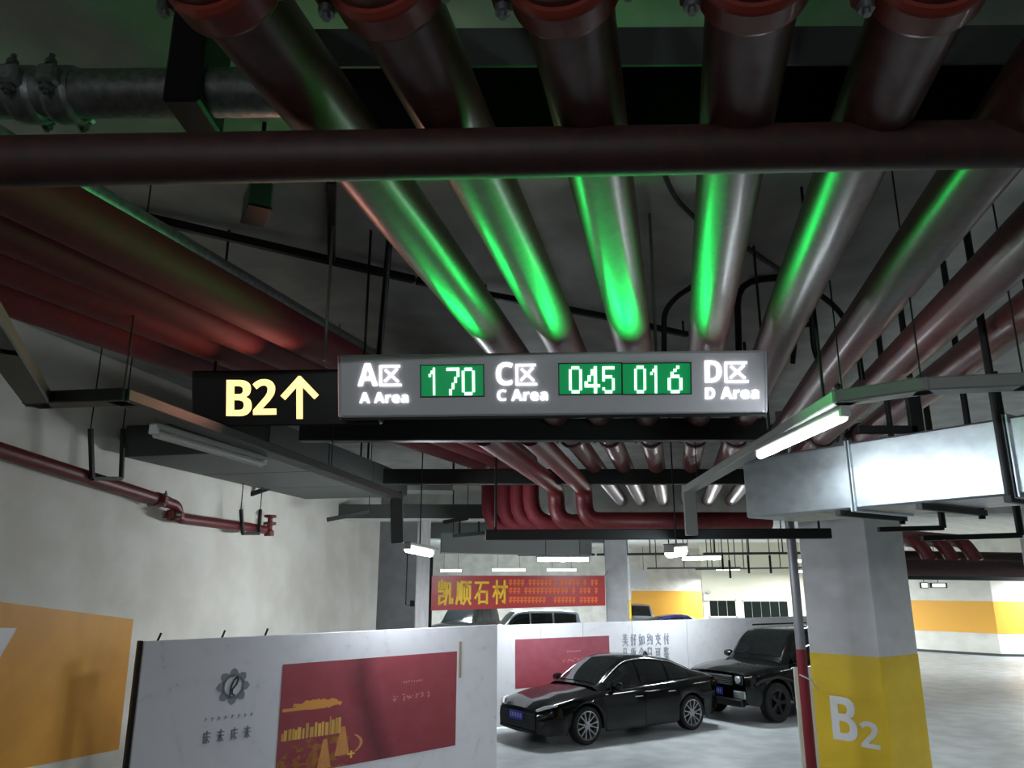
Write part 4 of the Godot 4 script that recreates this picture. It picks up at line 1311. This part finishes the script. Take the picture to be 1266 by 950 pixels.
func hoardings() -> void:
	# near hoarding
	var l := ground(P(179, 790, 7.0))
	var r := ground(P(615, 775, 10.0))
	var top := (P(179, 790, 7.0).y + P(615, 775, 10.0).y) * 0.5
	var bs := along(l, r)
	var n := bs.z
	if n.z < 0: n = -n
	var t := thing("hoarding", "white marble-patterned hoarding in front of the left wall, with red poster and flower crest", "hoarding", l)
	t.basis = Basis(bs.x, Vector3.UP, n)
	var inv := t.transform.affine_inverse()
	var w := l.distance_to(r)
	var st := mb()
	box(st, Vector3(w * 0.5, top * 0.5 + 0.01, -0.02), Vector3(w, top - 0.02, 0.04), 0.004)
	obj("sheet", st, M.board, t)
	st = mb()
	box(st, Vector3(-0.02, top * 0.5, -0.05), Vector3(0.035, top + 0.01, 0.06), 0.004)
	obj("edge_post", st, M.black, t)
	for k in 4:
		st = mb()
		box(st, Vector3(w * (0.08 + 0.28 * k), top * 0.5, -0.09), Vector3(0.05, top - 0.06, 0.09), 0.004)
		obj("stud", st, M.tray, t)
	var q := func(px: float, py: float, z: float) -> Vector3:
		var v := inv * PV(px, py, l + n * z, n)
		v.z = z
		return v
	st = mb()
	var tl: Vector3 = q.call(350, 822, 0.004)
	var tr: Vector3 = q.call(568, 805, 0.004)
	var br: Vector3 = q.call(563, 922, 0.004)
	var bl := Vector3(tl.x, br.y, 0.004)
	rect_uv(st, tl, Vector3(br.x, tl.y, 0.004), br, bl, Vector3.BACK)
	var pm := mat(Color.WHITE, 0.35)
	pm.albedo_texture = poster_texture(true)
	obj("poster", st, pm, t)
	st = mb()
	box(st, Vector3(br.x + 0.05, tl.y - 0.1, 0.006), Vector3(0.04, 0.42, 0.01), 0.002)
	obj("tape", st, mat(Color(0.62, 0.56, 0.48), 0.6), t)
	# crest: eight petals round a ring with a slanted italic letter
	var cc: Vector3 = q.call(288.5, 849, 0.003)
	var R := 0.17
	st = mb()
	for k in 8:
		var a := TAU * k / 8 + PI / 2
		var d := Vector3(cos(a), sin(a), 0)
		var s := Vector3(-d.y, d.x, 0)
		slab(st, [cc + d * R * 0.55 + s * 0.052, cc + d * R * 0.55 - s * 0.052, cc + d * R * 0.86 - s * 0.034, cc + d * R * 1.0, cc + d * R * 0.86 + s * 0.034], Vector3.BACK, 0.003)
	for k in 24:
		var a0 := TAU * k / 24
		var a1 := TAU * (k + 1) / 24
		slab(st, [cc + Vector3(cos(a0), sin(a0), 0) * R * 0.52, cc + Vector3(cos(a1), sin(a1), 0) * R * 0.52, cc + Vector3(cos(a1), sin(a1), 0) * R * 0.64, cc + Vector3(cos(a0), sin(a0), 0) * R * 0.64], Vector3.BACK, 0.003)
	var crest := obj("crest", st, M.print_grey, t)
	st = mb()
	strokes(st, [[[0.30, 0.95], [0.34, 0.55], [0.50, 0.20], [0.72, 0.05], [0.80, 0.18], [0.70, 0.42], [0.44, 0.64], [0.46, 0.88], [0.62, 0.92]]], Transform3D(Basis(), cc + Vector3(0, 0, 0.002)), 0.15, 0.19, 0.014, 0.004)
	obj("letter", st, M.print_dark, crest)
	st = mb()
	for k in 8:   # small print under the crest, too blurred to read
		strokes(st, [[[0.2, 0.1], [0.2, 0.9]], [[0.2, 0.5], [0.7, 0.2 + 0.1 * (k % 4)]]], Transform3D(Basis(), cc + Vector3(-0.24 + 0.066 * k, -0.275, 0)), 0.03, 0.035, 0.006, 0.003)
	obj("small_print", st, M.print_grey, t).set_meta("kind", "stuff")
	for k in 4:
		st = mb()
		strokes(st, [[[0.1, 0.2], [0.9, 0.2]], [[0.5, 0.0], [0.5, 1.0]], [[0.1, 0.5], [0.9, 0.5]], [[0.15, 0.95], [0.45, 0.55], [0.85, 0.95]], [[0.15 + 0.2 * (k % 2), 0.2], [0.15 + 0.2 * (k % 2), 0.9]]], Transform3D(Basis(), cc + Vector3(-0.22 + 0.135 * k, -0.43, 0)), 0.075, 0.105, 0.012, 0.003)
		obj("character", st, M.print_grey, t)
	for k in 3:
		st = mb()
		var f: Vector3 = q.call([198.0, 277.0, 330.0][k], 788, 0.0)
		bx(st, Transform3D(Basis(Vector3.BACK, -0.35), Vector3(f.x, top + 0.03, -0.02)), Vector3(0.018, 0.08, 0.01))
		obj("wire_tie", st, M.black, t)
	# far hoarding behind the parked cars
	l = Vector3(-0.35, 0, -17.1)
	r = Vector3(8.9, 0, -22.7)
	bs = along(l, r)
	n = bs.z if bs.z.z > 0 else -bs.z
	t = thing("hoarding", "long white hoarding behind the two black cars, with red poster and grey characters", "hoarding", l)
	t.basis = Basis(bs.x, Vector3.UP, n)
	inv = t.transform.affine_inverse()
	w = l.distance_to(r)
	top = 2.03
	var edges := [617.0, 669.0, 721.0, 782.0, 850.0, 925.0, 1030.0]
	for k in 6:
		var x0: float = 0.0 if k == 0 else (inv * PV(edges[k], 790, l, n)).x
		var x1: float = w if k == 5 else (inv * PV(edges[k + 1], 790, l, n)).x
		st = mb()
		box(st, Vector3((x0 + x1) * 0.5, top * 0.5 + 0.01, -0.02 - 0.006 * (k % 2)), Vector3(x1 - x0 - 0.012, top - 0.02, 0.04), 0.004)
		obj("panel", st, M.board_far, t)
	st = mb()
	box(st, Vector3(w * 0.5, top - 0.2, -0.085), Vector3(w, 0.06, 0.06))
	box(st, Vector3(w * 0.5, 0.3, -0.085), Vector3(w, 0.06, 0.06))
	obj("rail", st, M.tray, t)
	var q2 := func(px: float, py: float) -> Vector3:
		var v := inv * PV(px, py, l + n * 0.004, n)
		v.z = 0.004
		return v
	tl = q2.call(637, 791)
	tr = q2.call(753, 787)
	bl = q2.call(637, 852)
	st = mb()
	rect_uv(st, tl, Vector3(tr.x, tl.y, 0.004), Vector3(tr.x, bl.y, 0.004), bl, Vector3.BACK)
	var pm2 := mat(Color.WHITE, 0.35)
	pm2.albedo_texture = poster_texture(false)
	obj("poster", st, pm2, t)
	st = mb()
	var rows := [[G_MEI, G_HAO, G_RU, G_YUE, G_JIAO, G_FU], [G_PIN, G_ZHI, G_JIN, G_RI, G_KE, G_JIAN]]
	for i in 2:
		for k in 6:
			var pos: Vector3 = q2.call(773.0 + 10.2 * k, 791.5 + 17.5 * i - 0.3 * k)
			st = mb()
			strokes(st, rows[i][k], Transform3D(Basis(), pos), 0.17, 0.27, 0.024, 0.004)
			obj("character", st, M.print_grey, t)

func vehicles() -> void:
	var s := sedan_spec()
	var t := make_car("sedan", "glossy black sedan with many-spoked silver wheels, nearest parked car", s, M.paint, Vector3(2.063, 0, -16.87), PI + 0.585)
	front_bits(t, s, M.lens)
	for side in [-1.0, 1.0]:
		var st := mb()
		tub(st, [Vector3(2.31, 0.62, side * 0.56), Vector3(2.22, 0.685, side * 0.70), Vector3(2.02, 0.725, side * 0.825)], [0.028, 0.036, 0.02], 10)
		obj("headlight", st, M.lens, t)
		st = mb()
		bar(st, Vector3(2.30, 0.30, side * 0.62), Vector3(2.2, 0.44, side * 0.74), 0.05, 0.04, 0.01)
		obj("air_intake", st, M.rim_dark, t)
		st = mb()
		tub(st, [Vector3(-2.34, 0.86, side * 0.55), Vector3(-2.27, 0.88, side * 0.74), Vector3(-2.1, 0.90, side * 0.825)], [0.03, 0.04, 0.02], 10)
		obj("tail_light", st, M.tail, t)
	var st2 := mb()
	lathe(st2, Transform3D(Basis(Vector3.RIGHT, -PI / 2), Vector3(-0.95, 1.405, 0)), [Vector2(0.06, 0), Vector2(0.045, 0.05), Vector2(0.02, 0.085), Vector2(0.001, 0.09)], 10)
	obj("roof_antenna", st2, M.plastic, t)
	st2 = mb()
	tub(st2, [Vector3(2.33, 0.26, -0.6), Vector3(2.37, 0.25, 0), Vector3(2.33, 0.26, 0.6)], 0.03, 8)
	obj("front_lip", st2, M.rim_dark, t)
	s = suv_spec()
	t = make_car("suv", "black boxy off-road car with dark wheels, behind the sedan by the red pole", s, M.paint_suv, Vector3(6.48, 0, -19.35), PI + 0.551)
	front_bits(t, s, M.lens)
	for side in [-1.0, 1.0]:
		var st := mb()
		box(st, Vector3(2.27, 0.88, side * 0.66), Vector3(0.1, 0.2, 0.26), 0.03)
		obj("headlight", st, M.lens_dark, t)
		st = mb()
		box(st, Vector3(2.26, 0.58, side * 0.66), Vector3(0.12, 0.16, 0.34), 0.02)
		obj("fog_light_recess", st, M.galv, t)
		st = mb()
		lathe(st, Transform3D(Basis(Vector3.UP, PI / 2), Vector3(2.33, 0.89, side * 0.66)), [Vector2(0.075, -0.02), Vector2(0.075, 0.0), Vector2(0.05, 0.012), Vector2(0.001, 0.016)], 20)
		obj("lamp_lens", st, M.lens, t)
		st = mb()
		bar(st, Vector3(-1.9, 1.92, side * 0.62), Vector3(0.3, 1.92, side * 0.62), 0.035, 0.05, 0.01)
		obj("roof_rail", st, M.plastic, t)
	st2 = mb()
	for k in 9:   # pale raised letters along the bonnet edge, too small to read in the photo
		box(st2, Vector3(2.285, 1.015, -0.42 + 0.105 * k), Vector3(0.02, 0.028, 0.05), 0.004)
	obj("bonnet_letters", st2, M.steel, t).set_meta("kind", "stuff")
	for side in [-1.0, 1.0]:
		st2 = mb()
		tub(st2, [Vector3(2.1, 0.78, side * 0.93), Vector3(1.95, 0.86, side * 0.965), Vector3(1.45, 0.93, side * 0.995), Vector3(1.0, 0.82, side * 0.995), Vector3(0.92, 0.5, side * 0.99)], 0.035, 8)
		obj("wheel_arch_trim", st2, M.plastic, t)
	st2 = mb()
	box(st2, Vector3(2.27, 0.42, 0), Vector3(0.14, 0.16, 1.5), 0.03)
	obj("bumper", st2, M.plastic, t)
	# cars beyond the hoarding
	make_car("distant_car", "dark car far behind the left end of the red banner", suv_spec(), M.paint_suv, ground(P(576, 790, 36.5)), PI + 1.2, false)
	make_car("distant_car", "silver car far behind under the middle of the red banner", suv_spec(), M.silver, ground(P(648, 790, 31.5)), PI + 0.2, false)
	make_car("distant_car", "second silver car far behind, by the slim white column", sedan_spec(), M.silver, ground(P(698, 790, 27)), PI + 0.5, false)
	make_car("distant_car", "blue car far behind in front of the orange wall band", sedan_spec(), M.blue, ground(P(842, 790, 38.0)), 0.25, false)
	make_car("distant_car", "grey car far behind, beside the distant yellow-based column", suv_spec(), M.silver, ground(P(788, 790, 41)), PI + 1.5, false)

func far_garage() -> void:
	# banner on its post
	var pf := ground(P(532.5, 730, 18.2))
	var t := thing("banner_post", "thin black post holding the left end of the red banner", "post", pf)
	var st := mb()
	box(st, Vector3(0, 1.75, 0), Vector3(0.08, 3.5, 0.08), 0.006)
	obj("post", st, M.black, t)
	st = mb()
	box(st, Vector3(0, 0.015, 0), Vector3(0.3, 0.03, 0.3), 0.004)
	obj("base_plate", st, M.black, t)
	var tl := P(534, 712, 18.1)
	var tr := P(747.5, 712, 20.3)
	var br := PV(748.5, 749, tr, Vector3.BACK)
	br = Vector3(tr.x, br.y, tr.z)
	var bl := Vector3(tl.x, P(534, 755, 18.1).y, tl.z)
	t = thing("banner", "red cloth banner with large yellow characters hung beyond the hoardings", "banner", bl)
	var bs := along(bl, Vector3(br.x, bl.y, br.z))
	var n := bs.z if bs.z.z > 0 else -bs.z
	st = mb()
	slab(st, [tl - bl, tr - bl, br - bl, Vector3.ZERO], n, 0.012)
	obj("cloth", st, M.banner, t)
	var w := Vector2(br.x - bl.x, br.z - bl.z).length()
	var on := func(px: float, py: float) -> Vector3: return PV(px, py, bl + n * 0.003, n) - bl
	var bb := Basis(bs.x, Vector3.UP, n)
	st = mb()
	var gl := [G_KAI, G_SHUN, G_SHI, G_CAI]
	for k in 4:
		st = mb()
		strokes(st, gl[k], Transform3D(bb, on.call(550.5 + 22.6 * k, 733.0 - 0.2 * k)), 0.38, 0.56, 0.055, 0.006)
		obj("character", st, M.banner_yellow, t)
	var g := RandomNumberGenerator.new()
	g.seed = 3
	for row in 3:   # three lines of small characters, too blurred to read in the photo
		st = mb()
		var x := 631.0
		while x < 740.0:
			if row < 2 or (x < 674 or (x > 682 and x < 710) or x > 715):
				var c: Vector3 = on.call(x, 720.5 + 10.0 * row + (0.0 if row < 2 else 1.5))
				for k in 4:
					var h := k % 2 == 0
					strokes(st, [[[0.1, 0.2 + 0.2 * k], [0.9, 0.2 + 0.2 * k]]] if h else [[[0.3 + 0.15 * k, 0.05], [0.3 + 0.1 * k, 0.95]]], Transform3D(bb, c), 0.11, 0.15, 0.022, 0.005)
			x += 4.6 if row == 2 else (5.0 + (4.0 if g.randf() < 0.25 else 0.0))
		obj("small_lettering", st, M.banner_orange, t).set_meta("kind", "stuff")
	for q in [[tl, pf + Vector3(0, 3.3, 0)], [tr, P(752, 706, 20.8)]]:
		st = mb()
		tub(st, [q[0] - bl, q[1] - bl], 0.008, 6)
		obj("cord", st, M.black, t)
	# conduit and switch box on the plain column
	var cp := P(503, 710, 16.2)
	t = thing("wall_conduit", "thin dark conduit and small switch box on the plain grey column", "conduit", Vector3(cp.x, cp.y, cp.z))
	var fz := P(503, 748, 16.2) - cp
	st = mb()
	tub(st, [Vector3(0, 0.6, 0), Vector3(0, fz.y, 0), Vector3(0.16, fz.y, 0)], 0.012, 6)
	obj("tube", st, M.black, t)
	st = mb()
	box(st, Vector3(0.14, fz.y + 0.03, 0), Vector3(0.1, 0.12, 0.06), 0.006)
	obj("switch_box", st, M.black, t)
	# high ducts and trays
	var grp := "ducts and trays of the far hall"
	t = trunk("air_duct", "distant dull grey duct above the red banner", [P(545, 672, 22), P(728, 675, 22.5)], 0.55, 0.8, M.duct_far, grp, "duct")
	for k in 2: hanger(t, [P(560, 672, 22), P(715, 675, 22.5)][k], 4.95)
	t = trunk("air_duct", "distant grey duct between the sign and the slim white column, farther back", [P(490, 655, 27), P(760, 662, 27)], 0.6, 0.9, M.tray, grp, "duct")
	for k in 2: hanger(t, [P(500, 655, 27), P(745, 662, 27)][k], 4.95)
	for q in [[640.0, 686.0, 735.0, 686.0, 24.4, "thin dark tray above the long white lamp over the banner"], [738.0, 686.0, 832.0, 685.0, 25.0, "thin dark tray right of the slim white column"], [800.0, 703.0, 915.0, 702.0, 33.0, "thin tray above the orange wall band"], [870.0, 685.0, 1010.0, 684.0, 24.0, "dark tray with short hangers left of the red pole"], [860.0, 704.0, 1010.0, 702.0, 33.0, "lower thin tray above the office windows"], [560.0, 663.0, 640.0, 656.0, 15.6, "dark red-brown tray under the bent pipes' left end"]]:
		var a := P(q[0], q[1], q[4])
		var b := P(q[2], q[3], q[4])
		t = trunk("cable_tray", q[5], [a, b], 0.07, 0.18, M.tray_dark, grp)
		for f in [0.1, 0.4, 0.7, 0.95]: hanger(t, a.lerp(b, f), 4.95, 0.02)
	for q in [[893.0, 690.0, 24.2, "first from the left"], [902.0, 700.0, 24.2, "second from the left"], [925.0, 694.0, 24.2, "third from the left"], [952.0, 694.0, 24.2, "nearest the pole"]]:
		t = thing("tray_hanger", "short dark hanger bar left of the red pole, " + q[3] + " of its row", "bracket", P(q[0], q[1], q[2]), 0.0, "hanger bars left of the red pole")
		st = mb()
		box(st, Vector3(0, -0.1, 0), Vector3(0.06, 0.55, 0.06), 0.004)
		obj("bar", st, M.strut, t)
		hanger(t, t.position, 4.95, 0.015)
	# white notice board
	var wb := P(787, 716, 42.5)
	t = thing("notice_board", "plain white board high beside the far orange wall band", "board", wb)
	st = mb()
	box(st, Vector3.ZERO, Vector3(1.1, 0.95, 0.06), 0.008)
	obj("panel", st, M.white, t)
	for k in [-1.0, 1.0]: hanger(t, wb + Vector3(0.4 * k, 0.4, 0), 4.95, 0.012)
	# emergency lamp with two heads
	var el := P(873, 735, 37.93)
	t = thing("emergency_lamp", "small two-headed emergency lamp on the wall left of the office windows", "lamp", el)
	st = mb()
	box(st, Vector3(0, -0.16, 0), Vector3(0.3, 0.3, 0.12), 0.02)
	obj("case", st, M.beige, t)
	for k in [-1.0, 1.0]:
		st = mb()
		lathe(st, Transform3D(Basis(), Vector3(0.13 * k, 0.1, 0.0)), [Vector2(0.05, -0.08), Vector2(0.09, 0.08), Vector2(0.001, 0.09)], 14)
		obj("head", st, M.tray, t)
	# lit exit boxes far right
	for q in [[1142.5, 724.0, 9.0, 6.0, "small square lit sign high on the far right orange-banded wall"], [1160.0, 724.0, 20.0, 5.0, "long lit sign beside the small square one on the far right"]]:
		var d := 31.0
		var o := P(q[0], q[1], d)
		t = thing("lit_sign", q[4], "sign", o)
		st = mb()
		box(st, Vector3.ZERO, Vector3(q[2] * d / F + 0.04, q[3] * d / F + 0.04, 0.08), 0.01)
		obj("case", st, M.strut, t)
		st = mb()
		box(st, Vector3(0, 0, 0.042), Vector3(q[2] * d / F * 0.8, q[3] * d / F * 0.8, 0.01))
		obj("lit_face", st, M.lit_white, t)
		hanger(t, o, 4.95, 0.015)

func lamps() -> void:
	var h := EYE + 0.78
	# near lamps
	tube_lamp(PY(1046, 514, h), PY(938, 564, h), "bright lit tube lamp in front of the shiny duct, right of the sign", LAMP * 0.2, "", 0.024, 2, 4.95, true, 0.28)
	tube_lamp(PY(188, 536, h), PY(326, 575, h), "unlit grey tube lamp under the left trunking", 0.0, "", 0.022, 2, h + 0.06, false)
	tube_lamp(P(503, 679, 8.5), P(533, 685, 9.6), "short-looking lit tube lamp at the foot of the left trunking's drop", LAMP * 0.15, "", 0.04, 1, 4.95, true, 2.6)
	tube_lamp(P(827, 684, 7.7), P(845, 682, 8.7), "lit tube lamp seen end-on under the right trunking's drop", LAMP * 0.35, "", 0.05, 1, 4.95, true, 0.5)
	# the far hall
	var grp := "lit tube lamps of the far hall"
	for q in [[663.0, 692.0, 729.0, 692.0, 16.0, "long lit lamp over the middle of the red banner"], [608.0, 705.0, 650.0, 705.0, 34.0, "lit lamp just above the yellow characters' end on the banner"], [676.0, 705.0, 713.0, 705.0, 35.0, "lit lamp above the small orange print of the banner"], [544.0, 706.0, 571.0, 706.0, 36.0, "lit lamp just above the left end of the banner"], [842.0, 691.0, 892.0, 690.0, 18.0, "long lit lamp right of the end-on lamp"], [885.0, 704.0, 915.0, 704.0, 35.0, "lit lamp above the left office window"], [878.0, 713.0, 893.0, 713.0, 43.0, "smallest lit lamp, lowest above the left office window"], [982.0, 694.0, 1000.0, 694.0, 30.0, "lit lamp right of the grey part of the red pole"], [986.0, 707.0, 1000.0, 707.0, 36.0, "lower lit lamp beside the grey part of the red pole"]]:
		tube_lamp(P(q[0], q[1], q[4]), P(q[2], q[3], q[4]), q[5], LAMP * (1.6 if q[4] < 20 else 4.5 if q[0] > 840 else 13.0), grp, 0.04 if q[4] < 20 else 0.055 if q[4] < 40 else 0.07, 2, 4.95, true, 1.6 if q[4] < 20 else 0.0)
	# unseen lamps, most added to brighten the hall and reflect in the sedan
	var k := 0
	for q in [[Vector3(7.4, 3.3, -6.0), Vector3(7.4, 3.3, -7.3), 1.05, "over the lane right of the ramp, nearest the driver"], [Vector3(10.0, 3.3, -10.0), Vector3(10.0, 3.3, -11.3), 1.0, "over the lane behind the air duct"], [Vector3(6.0, 3.2, -14.6), Vector3(7.4, 3.2, -14.9), 0.6, "over the bay hidden behind the yellow column"], [Vector3(11.6, 3.2, -14.2), Vector3(13.1, 3.2, -14.2), 0.5, "over the lane beyond the yellow column"], [Vector3(13.0, 3.3, -17.0), Vector3(13.0, 3.3, -18.5), 1.5, "over the bay right of the boxy car"], [Vector3(18.0, 3.4, -26.0), Vector3(18.0, 3.4, -27.5), 2.6, "over the open floor right of the yellow column"], [Vector3(22.0, 3.3, -31.0), Vector3(22.0, 3.3, -32.5), 5.0, "before the far right orange-banded wall"], [Vector3(-1.4, 3.75, 4.6), Vector3(-0.1, 3.75, 4.6), 0.25, "over the upper end of the ramp", 8.0]]:
		tube_lamp(q[0], q[1], "unseen lit tube lamp " + q[3], LAMP * q[2], "lamps beyond the edges of the view", 0.05, 2, 4.95, true, q[4] if q.size() > 4 else 0.0)
